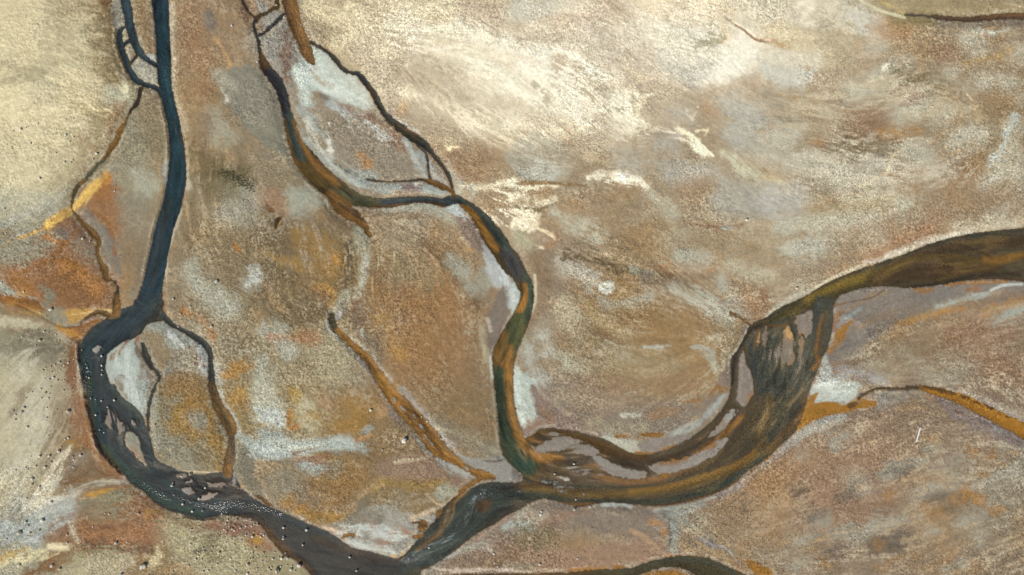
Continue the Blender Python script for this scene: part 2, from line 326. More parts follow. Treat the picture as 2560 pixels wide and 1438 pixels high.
L(2,[(120,820,4),(260,830,5),(320,900,5),(380,960,5),(470,1010,4),(540,1010,3)],'4c4a3a',.7,soft=3,grain=.3)
L(2,[(0,890,24),(150,920,20),(300,930,20)],'86775c',.8,soft=7,grain=.6)
L(2,[(150,770,14),(60,890,8),(300,910,10)],'b08a40',.6,soft=6,grain=.7)
LP(2,[(460,900),(700,880),(820,890),(800,915),(700,900),(620,940),(540,980),(480,970)],'b18c4a',.9,soft=4,grain=.3)
L(2,[(540,920,5),(660,900,4),(780,885,5),(826,892,5)],'e0c088',.9,soft=3)
L(2,[(740,945,6),(650,960,12),(590,990,12),(500,1000,10),(420,970,10)],'918a80',.95,soft=4,streak=.4)
LP(2,[(380,880),(460,900),(480,980),(400,960),(340,900)],'8e8874',.7,soft=8,grain=.5)
LP(2,[(755,955),(640,975),(540,1020),(440,1020),(560,1060),(600,1100),(640,1070),(700,1010)],'8c5836',.97,soft=4,grain=.2)
L(2,[(440,1020,16),(540,1070,18),(590,1090,10)],'b0843c',.85,soft=5,grain=.6)
L(2,[(0,980,30),(150,990,40),(260,1010,30)],'b8b096',.9,soft=10,grain=.5)
L(2,[(60,1040,8),(200,1060,14),(330,1090,16),(380,1080,8)],'70583c',.7,soft=9,grain=.5)
L(2,[(0,1120,60),(160,1140,50),(330,1090,30)],'8a8670',.7,soft=20,grain=.5)
L(2,[(250,1140,70),(330,1200,60),(500,1180,30)],'6e6450',.65,soft=22,grain=.5,streak=.5,ang=-25)
L(2,[(80,1260,60),(160,1300,50),(400,1240,30)],'787260',.6,soft=20,grain=.5)
L(2,[(40,1340,60),(200,1350,60),(340,1400,60)],'aca48a',.7,soft=20,grain=.5)
L(2,[(560,1150,24),(530,1290,30),(560,1420,34)],'7d5032',.85,soft=9,grain=.5)
L(2,[(590,1110,6),(580,1200,8),(585,1280,6)],'463a28',.8,soft=3)
L(2,[(610,1290,18),(640,1400,16)],'5c5c44',.7,soft=7,grain=.8)
# lower left slope
L(3,[(0,80,80),(120,250,130),(100,450,110),(60,700,130)],'b8af93',.6,soft=40,grain=.3,streak=.3,ang=-50)
L(3,[(180,60,20),(160,150,40),(110,230,20)],'928770',.7,soft=14,grain=.3)
L(3,[(260,130,24),(240,200,18),(330,180,18)],'958a70',.5,soft=14,grain=.4)
L(3,[(480,330,30),(420,400,40),(330,450,20)],'7d7054',.6,soft=16,grain=.5,streak=.4)
L(3,[(590,100,16),(600,250,50),(640,340,44),(660,430,40)],'8d6644',.85,soft=16,grain=.6)
L(3,[(650,460,40),(730,520,40),(790,590,30),(860,660,20),(900,700,10)],'90623e',.8,soft=16,grain=.6)
LP(3,[(500,470),(620,480),(700,560),(760,640),(700,690),(560,740),(440,700),(400,620)],'79644a',.9,soft=14,grain=.4,streak=.5,ang=-40)
L(3,[(520,440,14),(560,470,10)],'a07a34',.7,soft=6,grain=.7)
L(3,[(520,600,40),(600,560,30)],'8b7f6c',.7,soft=14,grain=.3,streak=.5,ang=-40)
L(3,[(520,760,16),(660,720,14),(800,680,10),(870,690,6)],'7c5f3c',.8,soft=7,grain=.3,streak=.5)
L(3,[(960,740,14),(800,740,18),(640,770,16),(500,840,16),(400,900,20),(260,950,20)],'a8a08c',.9,soft=5,grain=.3,streak=.75,sl=90,sw=2.2)
L(3,[(900,700,10),(960,720,12),(985,745,8)],'b09078',.8,soft=4)
L(3,[(980,775,8),(900,785,8),(820,780,6)],'a0622c',.9,soft=3)
L(3,[(840,800,8),(760,825,18),(660,840,8)],'b98a30',.95,soft=4,grain=.4)
L(3,[(520,480,8),(440,600,34),(380,720,40),(300,860,44),(230,940,40)],'c4bca4',.75,soft=6,grain=.5,streak=.85,sl=60,sw=3)
L(3,[(200,940,50),(300,900,16),(450,860,8)],'d0c8b0',.85,soft=6,grain=.3,streak=.4)
L(3,[(420,860,4),(330,920,5),(260,970,5),(180,1010,4)],'d8d0b8',.8,soft=2.5)
L(3,[(440,980,4),(380,1020,6),(340,1060,4)],'d0c8b4',.8,soft=3)
LP(3,[(1000,800),(960,880),(940,960),(860,1050),(740,1070),(640,1010),(560,960),(620,890),(760,860),(860,810)],'857e66',.92,soft=10,grain=.35,streak=.3,ang=-40)
L(3,[(120,960,40),(60,1000,40)],'8c8878',.7,soft=16,grain=.6)
LP(3,[(0,1060),(140,1060),(300,980),(440,920),(520,860),(560,960),(500,1060),(360,1150),(250,1240),(100,1180),(0,1180)],'a4a8a2',.85,soft=14,grain=.4,streak=.4,ang=-35)
L(3,[(530,1060,20),(550,1130,22),(600,1190,18),(650,1215,14)],'c0bca6',.92,soft=5,grain=.3,streak=.6)
LP(3,[(600,1060),(760,1050),(940,1000),(1020,880),(1080,850),(1160,900),(1240,960),(1300,980),(1240,1100),(1200,1200),(1120,1260),(940,1250),(800,1240),(680,1220),(600,1160),(570,1110)],'8f6a48',.8,soft=24,grain=.5,wob=4)
LP(3,[(620,1100),(760,1080),(960,1060),(1100,1080),(1120,1160),(960,1180),(800,1200),(680,1180)],'94694a',.8,soft=10,streak=.5,ang=-8,grain=.2)
L(3,[(640,1240,16),(800,1240,20),(1000,1250,18),(1150,1250,10)],'66503a',.8,soft=8,grain=.4)
L(3,[(740,1070,10),(860,1090,6),(940,1050,5)],'6f5440',.6,soft=6)
L(3,[(1150,960,20),(1120,1000,14)],'a27a38',.7,soft=8,grain=.7)
L(3,[(1060,850,10),(1160,900,10),(1220,960,12),(1160,1000,12)],'7c5034',.7,soft=6,grain=.6)
LP(3,[(400,1120),(480,1130),(530,1180),(470,1215),(380,1220),(340,1170)],'866244',.8,soft=14,grain=.5)
L(3,[(360,1230,16),(480,1230,18),(560,1250,14)],'d8cca8',.9,soft=5,grain=.4,streak=.4)
L(3,[(0,1360,30),(100,1300,34),(240,1290,26),(330,1250,12)],'cfc49c',.85,soft=7,grain=.4,streak=.7)
L(3,[(0,1310,10),(60,1280,14),(160,1250,10)],'a88840',.7,soft=6,grain=.6)
LP(3,[(250,1400),(330,1330),(480,1290),(560,1250),(640,1260),(560,1330),(470,1370),(330,1430),(200,1438)],'7d5a34',.9,soft=8,grain=.5,streak=.3,ang=-25)
L(3,[(1180,1240,10),(1190,1300,20),(1130,1350,26),(1090,1310,16)],'c4b690',.8,soft=6,grain=.8)
L(3,[(1050,1290,16),(1060,1350,22)],'7e6038',.8,soft=7,grain=.6)
L(3,[(600,1310,40),(760,1300,30),(900,1310,30),(1000,1340,10)],'908668',.8,soft=10,grain=.9)
L(3,[(900,1350,50),(700,1400,80),(560,1430,60)],'aaa284',.7,soft=20,grain=.6)
L(3,[(1300,1080,60),(1500,1200,130),(1700,1340,140)],'a29a7a',.85,soft=26,grain=.6)
L(3,[(1600,1120,30),(1560,1250,40)],'7e745a',.6,soft=16,grain=.8)
L(3,[(1250,1000,10),(1400,1060,30),(1560,1050,20)],'8a7458',.7,soft=10,grain=.5)
L(3,[(1560,1030,12),(1700,1080,24),(1860,1080,20),(1925,1110,30)],'8a6450',.85,soft=8,grain=.3)
L(3,[(1860,1240,40),(1925,1280,50)],'a8a080',.8,soft=12,grain=.6)
L(6,[(0,1200,40),(60,1240,30),(130,1300,16)],'99704f',.9,soft=8,grain=.3)
L(6,[(20,1190,14),(0,1180,20)],'b08c38',.7,soft=5,grain=.6)
L(6,[(0,1330,60),(120,1360,70),(260,1400,60),(340,1438,40)],'9c9272',.9,soft=12,grain=.7)
L(6,[(330,1350,14),(420,1410,12),(460,1438,12)],'8c6f50',.8,soft=5,grain=.4)
# pale bars inside the left river bend
LP(2,[(1160,975),(1060,1010),(1050,1060),(1100,1200),(1120,1290),(1160,1340),(1210,1360),(1260,1300),(1240,1200),(1280,1180),(1400,1150),(1480,1140),(1500,1250),(1520,1360),(1580,1430),(1570,1240),(1530,1150),(1400,1090),(1280,1010)],'96988c',.95,soft=4,grain=.35)
LP(2,[(1060,1040),(1180,1080),(1260,1200),(1240,1300),(1180,1330),(1120,1220)],'8a7a60',.8,soft=8,grain=.6)
LP(2,[(1470,1140),(1520,1130),(1545,1230),(1530,1350),(1490,1300)],'9c9ca0',.95,soft=4)
L(2,[(1480,1240,8),(1510,1300,8)],'8f5c34',.8,soft=5,grain=.6)
LP(2,[(980,1110),(1010,1200),(1040,1300),(1050,1440),(820,1440),(780,1300),(800,1220),(860,1170),(930,1120)],'a0a8a0',.92,soft=6,grain=.4)
L(2,[(940,1120,4),(890,1180,6),(830,1250,5)],'8a6850',.8,soft=4,grain=.3)
LP(2,[(880,1340),(900,1360),(950,1400),(960,1440),(840,1440)],'786c5c',.9,soft=4,wob=3)
L(2,[(1000,1120,8),(1030,1200,18),(1080,1280,16),(1120,1330,6)],'6f6454',.95,soft=4)
L(2,[(1040,1060,8),(1010,1120,8)],'8c5a30',.9,soft=5)
L(2,[(1090,1180,6),(1090,1260,14),(1070,1310,6)],'85602c',.9,soft=5)
L(2,[(1100,1300,40),(1100,1420,50)],'857868',.8,soft=8,grain=.4)
L(2,[(1070,1330,8),(1090,1440,10)],'9a9c98',.7,soft=5,grain=.6)
LP(3,[(850,0),(1080,0),(1090,100),(1080,230),(1040,220),(960,140),(900,90)],'9ca29a',.9,soft=7,streak=.35,ang=75,grain=.2)
L(3,[(880,0,20),(930,90,20),(960,130,10)],'847460',.85,soft=6,streak=.5)
L(3,[(930,130,3),(1020,200,4),(1075,265,4)],'aa9a86',.9,soft=2)
# oval island
LP(3,[(1180,0),(1500,0),(1560,100),(1640,230),(1700,350),(1700,440),(1680,620),(1500,680),(1300,610),(1180,560),(1140,400),(1130,200)],'857a60',.7,soft=10,grain=.4)
L(3,[(1150,120,14),(1150,300,10),(1180,450,16)],'9a9a8a',.7,soft=8,grain=.7)
L(3,[(1200,400,50),(1300,500,60),(1420,600,40)],'8a8674',.75,soft=16,grain=.7,streak=.5)
L(3,[(1360,200,30),(1480,190,30),(1570,260,26),(1590,400,36),(1640,500,30),(1640,620,20)],'9c762c',.65,soft=10,grain=.9)
LP(3,[(1420,240),(1500,230),(1540,290),(1500,340),(1420,300)],'8a8270',.8,soft=10,grain=.3)
L(3,[(1300,330,20),(1360,310,30),(1440,380,20)],'a07a34',.6,soft=10,grain=.8)
L(3,[(1300,20,40),(1400,20,60),(1500,60,40)],'8f6c34',.6,soft=14,grain=.7)
L(3,[(1500,560,16),(1600,600,10)],'7c6c4c',.6,soft=8,grain=.5,streak=.6)
L(3,[(1650,60,12),(1680,150,10),(1720,220,10),(1780,300,8),(1800,380,14)],'a4a296',.85,soft=5,grain=.6)
L(3,[(1790,90,40),(1760,120,20)],'b08a40',.6,soft=12,grain=.8)
L(3,[(1790,500,40),(1850,650,60),(1880,760,40)],'7d7766',.85,soft=14,grain=.5)
L(3,[(1780,400,16),(1880,440,20),(1925,480,20)],'a2a69c',.85,soft=7,grain=.5)
L(3,[(1350,660,4),(1450,665,6),(1560,670,5),(1630,665,4)],'c8b494',.9,soft=2.5)
L(2,[(1230,620,8),(1240,460,8),(1290,300,8),(1340,130,8)],'b8ac98',.85,soft=3,grain=.3)
L(2,[(1220,750,6),(1220,900,5)],'8c5c30',.8,soft=4)
L(2,[(1130,250,14),(1100,400,20),(1060,620,24),(980,780,24)],'8e7f68',.8,soft=7,grain=.7)
L(2,[(1000,100,60),(960,300,40)],'8c8470',.6,soft=18,grain=.6)
L(2,[(1420,560,20),(1480,680,40),(1600,780,60),(1720,860,60)],'a3a190',.8,soft=18,grain=.7)
L(2,[(1860,680,40),(1900,640,30)],'b8bab0',.75,soft=14,grain=.5)
L(2,[(1780,430,12),(1760,400,8)],'a8783a',.7,soft=5,grain=.5)
L(2,[(1400,905,16),(1520,960,12),(1590,1080,12)],'a87a44',.7,soft=8,grain=.6)
L(2,[(1850,60,60),(1750,150,60)],'a6a494',.5,soft=24,grain=.6)
L(2,[(1600,1300,30),(1640,1420,30)],'a0a094',.7,soft=10,grain=.6)
L(2,[(1700,1380,20),(1790,1320,20),(1880,1300,16)],'b08238',.7,soft=8,grain=.8)
# between the rivers, upper middle
L(4,[(60,300,30),(120,450,30),(180,600,20)],'8c8a82',.85,soft=7,grain=.4,streak=.5)
LP(4,[(205,130),(260,280),(340,400),(300,460),(270,600),(240,660),(190,600),(120,440),(60,300),(120,240)],'8d8a80',.9,soft=6,grain=.3,streak=.5,ang=65)
L(4,[(215,250,20),(230,430,28),(240,600,24)],'7a6556',.75,soft=9,grain=.4)
L(4,[(40,40,30),(60,80,20),(20,20,20)],'8a8680',.85,soft=8,grain=.6)
L(4,[(80,160,24),(150,110,20)],'928e86',.85,soft=7,grain=.5)
L(4,[(310,0,14),(345,60,10),(370,150,8),(410,260,8)],'8f8478',.8,soft=5,grain=.6)
L(4,[(390,60,60),(480,180,90),(620,300,60)],'a69878',.6,soft=26,grain=.8)
L(4,[(450,330,30),(620,430,50),(760,540,40)],'94805f',.75,soft=14,grain=.7)
FAN=[(352,425),(300,470),(275,520),(275,570),(300,630),(335,700),(345,790),(410,795),(425,770),(410,680),(450,665),(520,700),(640,760),(760,790),(850,805),(835,740),(815,655),(770,620),(720,570),(650,535),(590,490),(520,400),(440,345),(412,340),(430,400),(440,480),(380,460)]
LP(4,FAN,'b4bcb2',.95,soft=7,grain=.35,wob=2)
LP(4,[(300,500),(380,480),(470,560),(620,640),(740,700),(600,700),(440,630),(340,620)],'c8d0c6',.7,soft=12,streak=.8,ang=35,grain=.2)
L(4,[(430,520,8),(480,600,10),(560,640,8)],'aca490',.7,soft=5,grain=.4)
L(4,[(470,700,16),(540,740,18),(600,750,8)],'7c7066',.85,soft=4,wob=3,streak=.4)
L(4,[(330,820,30),(420,900,30),(520,1000,30),(600,1150,24)],'9c9f98',.75,soft=8,streak=.75,grain=.4)
L(4,[(560,780,20),(700,860,24),(820,930,24),(960,1020,14)],'a4a8a4',.85,soft=8,streak=.6,grain=.4)
L(4,[(760,730,8),(800,745,16),(830,770,8)],'d8d8d0',.85,soft=4,streak=.4)
L(4,[(830,910,10),(900,950,16),(980,1000,8)],'d0d2cc',.95,soft=4,streak=.3)
L(4,[(840,1000,8),(900,1040,16),(960,1070,8)],'e4e4de',.98,soft=4)
L(4,[(545,920,5),(570,945,5)],'dcdcd4',.9,soft=4)
L(4,[(760,890,12),(840,860,16),(880,880,14)],'7e5f52',.75,soft=6,grain=.5)
L(4,[(640,800,14),(700,810,14)],'86604c',.6,soft=6,grain=.6)
LP(4,[(600,900),(760,920),(880,1040),(1050,1100),(1150,1180),(1240,1290),(1200,1340),(900,1330),(700,1280),(600,1160),(560,1020)],'8f8472',.8,soft=14,grain=.5)
L(4,[(780,1160,20),(830,1210,20)],'ae8454',.8,soft=8,grain=.3)
L(4,[(880,920,20),(1040,1000,20),(1100,1100,12)],'8c6a50',.6,soft=8,grain=.5)
L(4,[(370,900,14),(420,1040,20),(500,1150,16),(560,1190,10)],'c0bfb2',.7,soft=7,streak=.8,grain=.5,sl=40)
L(4,[(540,1060,8),(555,1120,10)],'d0cfc0',.8,soft=6,grain=.6)
L(4,[(350,1000,14),(420,1150,22),(540,1230,26),(680,1300,30),(900,1330,10)],'94968e',.8,soft=8,grain=.5)
L(4,[(600,1230,6),(750,1320,6),(880,1350,4)],'5a5e54',.7,soft=5,grain=.5,streak=.3)
L(4,[(1120,1030,14),(1180,1160,14),(1260,1300,14),(1280,1340,10)],'a8aca6',.9,soft=5,grain=.4)
L(4,[(1220,1150,26),(1310,1250,30),(1370,1340,24),(1410,1380,14)],'989c9c',.92,soft=4,grain=.2,streak=.4)
L(4,[(980,840,8),(1080,920,14),(1200,980,10)],'a8a49c',.8,soft=5,grain=.4)
L(4,[(1430,1220,8),(1480,1320,12),(1540,1400,16)],'b4b6aa',.85,soft=6,grain=.6)
L(4,[(1000,830,14),(1100,860,20)],'8e7c6c',.7,soft=8,grain=.3)
L(4,[(1100,790,18),(1090,840,10)],'b88c54',.75,soft=7,grain=.5)
L(4,[(1090,835,6),(1110,845,4)],'e0ccb0',.9,soft=3)
L(4,[(900,250,50),(1000,330,60),(1200,420,60),(1350,500,60)],'8c7a60',.6,soft=20,grain=.9,streak=.3)
L(4,[(700,1340,20),(900,1400,24),(1150,1400,24),(1400,1420,16),(1440,1438,8)],'a0a6a2',.9,soft=6,grain=.4,streak=.4)
L(4,[(1120,1415,20),(1200,1410,16)],'86706a',.7,soft=7,grain=.5)
L(4,[(1200,1375,8),(1240,1370,6)],'d8dcd8',.7,soft=4,grain=.3)
# far upper cream country: wind and water drawn crusts
def swath(k, pts, col='e2d9c0', a=.85, **kw): L(k, pts, col, a, **{**dict(soft=14, grain=.8, streak=.55, sl=46, sw=4), **kw})
swath(4,[(420,60,60),(600,120,60),(720,240,70),(600,300,40)],'cdc09c')
swath(4,[(700,50,30),(800,120,40),(900,200,40)],'d4c8a4')
swath(4,[(900,0,40),(1050,80,60),(1250,100,70),(1450,60,60)],'d8ccaa',streak=.2,grain=.4)
swath(4,[(1100,150,60),(1300,260,90),(1500,340,110),(1700,420,120),(1880,520,120)],'d8ceb2',grain=.45,streak=.3)
L(4,[(1050,150,50),(1200,200,50)],'c0b8a4',.6,soft=25)
swath(4,[(1550,180,30),(1650,240,40),(1800,330,40),(1917,370,30)],'f0ead8')
swath(4,[(1100,680,20),(1250,650,40),(1400,680,60),(1480,760,50)],'dacfae',ang=None)
swath(4,[(1400,800,40),(1600,880,50),(1800,930,50),(1917,960,40)],'cfc4a6')
swath(4,[(900,370,20),(1050,450,50),(1150,500,40)],'c8bb98',sl=18)
swath(4,[(1660,740,20),(1750,770,16)],'d8ceb4')
L(4,[(1500,690,30),(1600,780,50),(1800,820,50)],'887452',.7,soft=16,grain=.8,streak=.4)
L(4,[(1050,520,50),(1250,560,60),(1400,600,50)],'8a745c',.6,soft=20,grain=.8)
L(4,[(1440,1000,50),(1500,1150,100),(1700,1250,120)],'95785a',.6,soft=30,grain=.5)
swath(4,[(1370,870,20),(1440,960,30),(1430,1060,40)],'b8a888',sl=12,sw=12)
L(4,[(1400,100,8),(1360,140,14),(1300,120,6)],'a89468',.5,soft=6,grain=.5)
L(4,[(860,40,20),(900,110,14),(990,60,20)],'94805c',.6,soft=9,grain=.9)
L(4,[(1600,30,40),(1720,80,40),(1780,200,30)],'9c7c64',.8,soft=18,grain=.6)
L(4,[(1560,150,8),(1700,250,14),(1850,290,16)],'8a7c64',.6,soft=8,grain=.9,streak=.5)
swath(4,[(1550,1390,12),(1700,1400,16),(1850,1370,20),(1917,1360,20)],'ddd2b4',streak=.2,grain=.5,soft=6)
swath(4,[(1500,1438,10),(1600,1420,14)],'b4b0a0')
swath(4,[(1440,1110,6),(1510,1100,6)],'e0cfa8',soft=3)
# tile 7 band of bright crust
swath(7,[(0,330,50),(150,380,70),(330,420,70),(500,500,70),(650,600,60)],'f2ecda',grain=.6,streak=.35)
LP(7,[(40,480),(160,400),(300,420),(480,540),(560,720),(560,860),(430,840),(300,700),(150,640),(40,560)],'ece6d6',.9,soft=14,grain=.5,streak=.25,ang=35)
swath(7,[(0,620,80),(160,700,80),(320,800,60),(470,900,40)],'e6e0cc',grain=.6)
swath(7,[(560,560,16),(700,640,40),(800,760,50),(860,860,40),(950,920,22),(1040,960,10)],'eee6cc')
swath(7,[(380,330,16),(520,330,20),(640,400,16),(760,500,14),(830,600,16)],'f0e8d0',soft=5,streak=.3)
L(7,[(540,560,50),(640,660,60),(700,730,40)],'948468',.75,soft=14,grain=.9,streak=.4)
L(7,[(350,420,30),(330,480,24)],'9c8468',.75,soft=9,grain=.9)
L(7,[(170,620,20),(300,590,24),(240,760,30)],'9c9078',.7,soft=10,grain=.9)
L(7,[(590,860,5),(600,830,6),(690,830,4),(800,860,5)],'f0e6c8',.8,soft=3,grain=.5)
swath(7,[(680,770,20),(760,780,46),(850,800,40)],'f0ead6',streak=.3,grain=.4)
L(7,[(700,800,10),(760,840,8),(800,830,6)],'6f6248',.7,soft=5,grain=.9)
L(7,[(870,660,4),(900,680,4),(970,720,8),(1050,700,5)],'f2e8c8',.95,soft=2.5,grain=.3)
L(7,[(980,730,14),(950,780,16),(940,850,12)],'ddd2b0',.8,soft=5,grain=.7)
L(7,[(880,650,4),(880,800,6)],'e8dcc0',.7,soft=3,grain=.5)
swath(7,[(0,900,60),(120,900,40),(230,910,24),(330,960,12)],'e6dcc0')
L(7,[(150,900,16),(330,960,20),(420,960,24),(500,1000,20)],'9a8462',.6,soft=12,grain=.9)
swath(7,[(280,860,8),(420,900,14),(520,960,14),(600,1000,8)],'e8dcbc',soft=4)
L(7,[(400,1000,22),(400,1050,30)],'b8884c',.7,soft=8,grain=.7)
LP(7,[(0,1090),(200,1010),(360,1070),(440,1150),(460,1230),(400,1310),(280,1350),(120,1330),(0,1250)],'aba592',.85,soft=9,grain=.25)
L(7,[(180,1270,40),(280,1310,30)],'c0c2b4',.6,soft=14,grain=.4)
L(7,[(430,1130,20),(520,1200,50),(500,1290,40)],'8c7458',.75,soft=14,grain=.3)
swath(7,[(560,1330,10),(680,1290,24),(800,1310,36),(900,1330,24),(1000,1390,12)],'ece4cc',soft=8)
L(7,[(800,1310,20),(830,1330,16)],'f4f0e4',.8,soft=7,grain=.5)
L(7,[(600,1190,20),(720,1210,16)],'b8a078',.6,soft=9,grain=.6)
swath(7,[(0,1370,24),(120,1400,20),(240,1385,10),(340,1395,7)],'f0e6c8',soft=5,streak=.2)
L(7,[(60,1370,8),(250,1370,10),(400,1380,4),(560,1390,4)],'85683f',.7,soft=3,grain=.6)
L(7,[(160,90,40),(300,110,60),(520,150,40)],'ac8464',.8,soft=16,grain=.45)
L(7,[(620,20,50),(760,30,50),(700,100,40)],'b08c6c',.7,soft=20,grain=.3)
L(7,[(100,0,50),(60,100,40),(420,20,30)],'b8b4a4',.8,soft=18,grain=.3)
swath(7,[(380,60,12),(460,60,16),(580,40,16)],'dcd0b4')
swath(7,[(80,260,30),(220,220,40),(280,280,30)],'e0d4b8',sl=16)
L(7,[(100,280,30),(300,280,30),(450,290,30)],'8a7a66',.6,soft=12,grain=.9)
L(7,[(560,220,60),(700,330,70),(850,400,70),(1000,480,60)],'9a8a78',.65,soft=26,grain=.4)
L(7,[(980,360,40),(1060,370,40)],'9c7c60',.6,soft=18,grain=.4)
L(7,[(900,520,60),(1060,600,70),(1250,700,60),(1400,740,60)],'98805e',.6,soft=24,grain=.5)
L(7,[(860,480,20),(950,570,14),(1110,550,10),(1260,610,16)],'d8c498',.5,soft=6,grain=.95)
L(7,[(860,340,3),(940,320,4),(1050,285,5),(1150,300,10)],'ddd4b8',.8,soft=3,grain=.4)
LP(7,[(1000,160),(1180,110),(1420,120),(1560,180),(1680,230),(1760,330),(1830,380),(1740,480),(1600,560),(1450,580),(1330,520),(1180,420),(1060,290)],'dcd7c2',.9,soft=22,grain=.25)
LP(7,[(1640,300),(1780,300),(1840,370),(1760,450),(1640,520),(1500,560),(1400,520),(1560,440)],'f8f3e2',.92,soft=24,grain=.3)
L(7,[(1220,160,50),(1360,190,50),(1480,220,36)],'c4c4b4',.8,soft=18,grain=.4)
L(7,[(1180,480,50),(1320,560,40),(1460,500,30)],'b4b2a6',.7,soft=18,grain=.3)
L(7,[(1050,30,60),(1300,60,50),(1450,60,60)],'ead8b4',.75,soft=30,grain=.3)
L(0,[(1380,60,60),(1640,110,100),(1900,90,80)],'ded4bc',.5,soft=80)
L(0,[(1000,130,80),(1300,200,80),(1500,300,50)],'ded2b6',.4,soft=80,grain=.3)
L(0,[(60,100,150),(120,330,120),(60,480,60)],'d2c8a4',.45,soft=70)
L(7,[(1560,120,40),(1590,220,30),(1600,290,20)],'d0bc90',.5,soft=14,grain=.6)
L(7,[(1500,220,14),(1560,290,18),(1380,340,10)],'8a8460',.45,soft=7,grain=1.1)
L(7,[(1200,50,14),(1300,20,16),(1200,100,10)],'8a8058',.45,soft=7,grain=1.1)
L(7,[(1250,960,14),(1340,1020,18),(1400,1110,24),(1440,1150,18)],'ece2c0',.95,soft=5,grain=.7)
L(7,[(1380,1080,6),(1440,1150,10)],'f4ecd2',.9,soft=3,grain=.4)
L(7,[(1320,990,3),(1400,1060,4),(1470,1130,6),(1510,1165,6)],'f4ecd0',.95,soft=2,grain=.4)
L(7,[(1380,980,4),(1460,970,3),(1450,1010,2)],'e0d2ac',.8,soft=3,grain=.6)
L(7,[(1310,820,4),(1350,890,8),(1390,800,4)],'e8dcb8',.7,soft=4,grain=.7)
L(7,[(1480,810,20),(1540,830,14)],'a87c54',.6,soft=9,grain=.5)
for u,v,r in ((1750,830,50),(1780,900,40),(1640,780,30),(1760,1060,60),(1720,960,30),(1400,1290,40),(1200,1250,30),(880,1230,40),(1240,1330,50),(1500,1280,40),(1180,1060,40),(1280,850,36)):
    L(7,[(u-r,v-6,r*.6),(u+r,v+10,r*.6)],'b0aea2',.5,soft=24,grain=.5)
swath(7,[(1600,1160,10),(1720,1230,26),(1820,1310,30),(1900,1350,20)],'c4bfa4')
L(7,[(1760,1180,10),(1860,1240,10),(1917,1280,10)],'94744c',.6,soft=6,grain=.7)
L(7,[(1300,1420,50),(1450,1400,40)],'a07c58',.6,soft=20,grain=.4)
L(7,[(1600,120,3),(1640,150,4)],'8a7a58',.9,soft=2.5,grain=.2)
L(7,[(1680,185,5),(1740,220,6),(1800,270,7),(1850,295,9),(1917,300,12)],'96683f',.95,soft=2.2,grain=.3)
L(10,[(0,295,16),(50,310,16),(110,330,20),(150,360,12)],'b08c54',.8,soft=5,grain=.8)
L(10,[(0,290,5),(60,300,6)],'a0622c',.9,soft=3,grain=.3)
# tile 10
LP(10,[(0,0),(660,0),(740,60),(820,140),(820,260),(640,260),(400,210),(180,240),(0,190)],'c9bfa6',.75,soft=24,grain=.3)
L(10,[(680,60,50),(740,180,60)],'c4c0b0',.7,soft=22,grain=.2)
L(10,[(230,30,8),(340,10,8),(250,160,12),(340,175,8)],'e4d8c0',.8,soft=7,grain=.5)
swath(10,[(0,230,20),(200,260,40),(400,300,40),(600,270,30)],'d0c09a')
L(10,[(200,330,50),(400,400,60),(600,380,40)],'c6b894',.5,soft=22,grain=.8)
swath(10,[(0,440,60),(180,470,40),(350,440,20)],'d4ccb6',streak=.2)
LP(10,[(0,500),(180,520),(310,540),(320,590),(200,635),(60,600),(0,560)],'bebcae',.85,soft=12,grain=.2)
L(10,[(440,240,60),(560,330,60),(700,320,40)],'8f846a',.4,soft=18,grain=.9)
L(10,[(830,220,20),(880,230,40),(960,220,36),(1040,230,20)],'a5794c',.8,soft=16,grain=.3)
L(10,[(760,320,20),(700,330,10)],'b88c58',.6,soft=12,grain=.5)
LP(10,[(760,40),(900,80),(1040,90),(1300,120),(1500,110),(1900,90),(1900,0),(720,0)],'a0906e',.6,soft=12,grain=.9)
L(10,[(960,130,20),(1150,140,26),(1300,150,14)],'7f7448',.8,soft=10,grain=.5)
L(10,[(1100,30,30),(1500,40,30),(1850,40,30)],'7e7350',.4,soft=14,grain=.9,streak=.5)
L(10,[(700,0,6),(800,50,8),(900,90,7),(1030,125,8)],'ccc6a4',.92,soft=2.5,grain=.5)
L(10,[(860,10,4),(960,50,5),(1030,100,4)],'b8a464',.7,soft=3,grain=.7)
L(10,[(1330,170,20),(1600,170,20),(1900,170,20)],'857766',.7,soft=12,grain=.2)
L(10,[(1560,235,5),(1620,225,7),(1700,245,5),(1800,215,5)],'bab6a4',.8,soft=5,grain=.6)
for u,v,r in ((1490,280,26),(1520,320,24),(1580,400,24),(1370,540,20),(1600,620,36),(1700,590,30),(1800,610,24),(1870,400,30),(700,640,60),(860,560,50),(980,490,40),(960,630,30),(1080,800,60),(1110,760,40),(1030,840,50),(160,980,40),(190,1210,44),(40,1000,50),(20,1160,40),(420,1260,50),(560,1280,50),(800,1240,60),(720,1320,70),(560,1390,50),(830,1360,40),(1280,1290,50),(1150,1200,50),(1450,1040,60),(1560,1000,50),(1650,990,40),(1080,1110,50),(1790,1140,44),(1760,1240,36),(1820,960,24),(1640,1330,40),(1850,1300,30),(1660,1380,30),(1310,860,40),(130,1020,40),(1000,1090,30),(800,340,30),(700,690,40),(300,1180,40)):
    L(10,[(u-r*.7,v+r*.15,r*.55),(u+r*.7,v-r*.15,r*.5)],'b6b09c',.62,soft=20,grain=.6)
L(10,[(720,900,70),(820,880,50),(700,960,60)],'8f6a4c',.7,soft=20,grain=.3)
L(10,[(880,1000,14),(1000,1000,18),(1120,980,12)],'ad7f40',.8,soft=9,grain=.6,streak=.3)
L(10,[(350,1060,14),(410,1070,16)],'a87844',.7,soft=9,grain=.5)
L(10,[(1000,680,26),(1100,680,26)],'94694a',.7,soft=12,grain=.6)
L(10,[(1280,390,40),(1400,400,40)],'8f6c50',.7,soft=16,grain=.4)
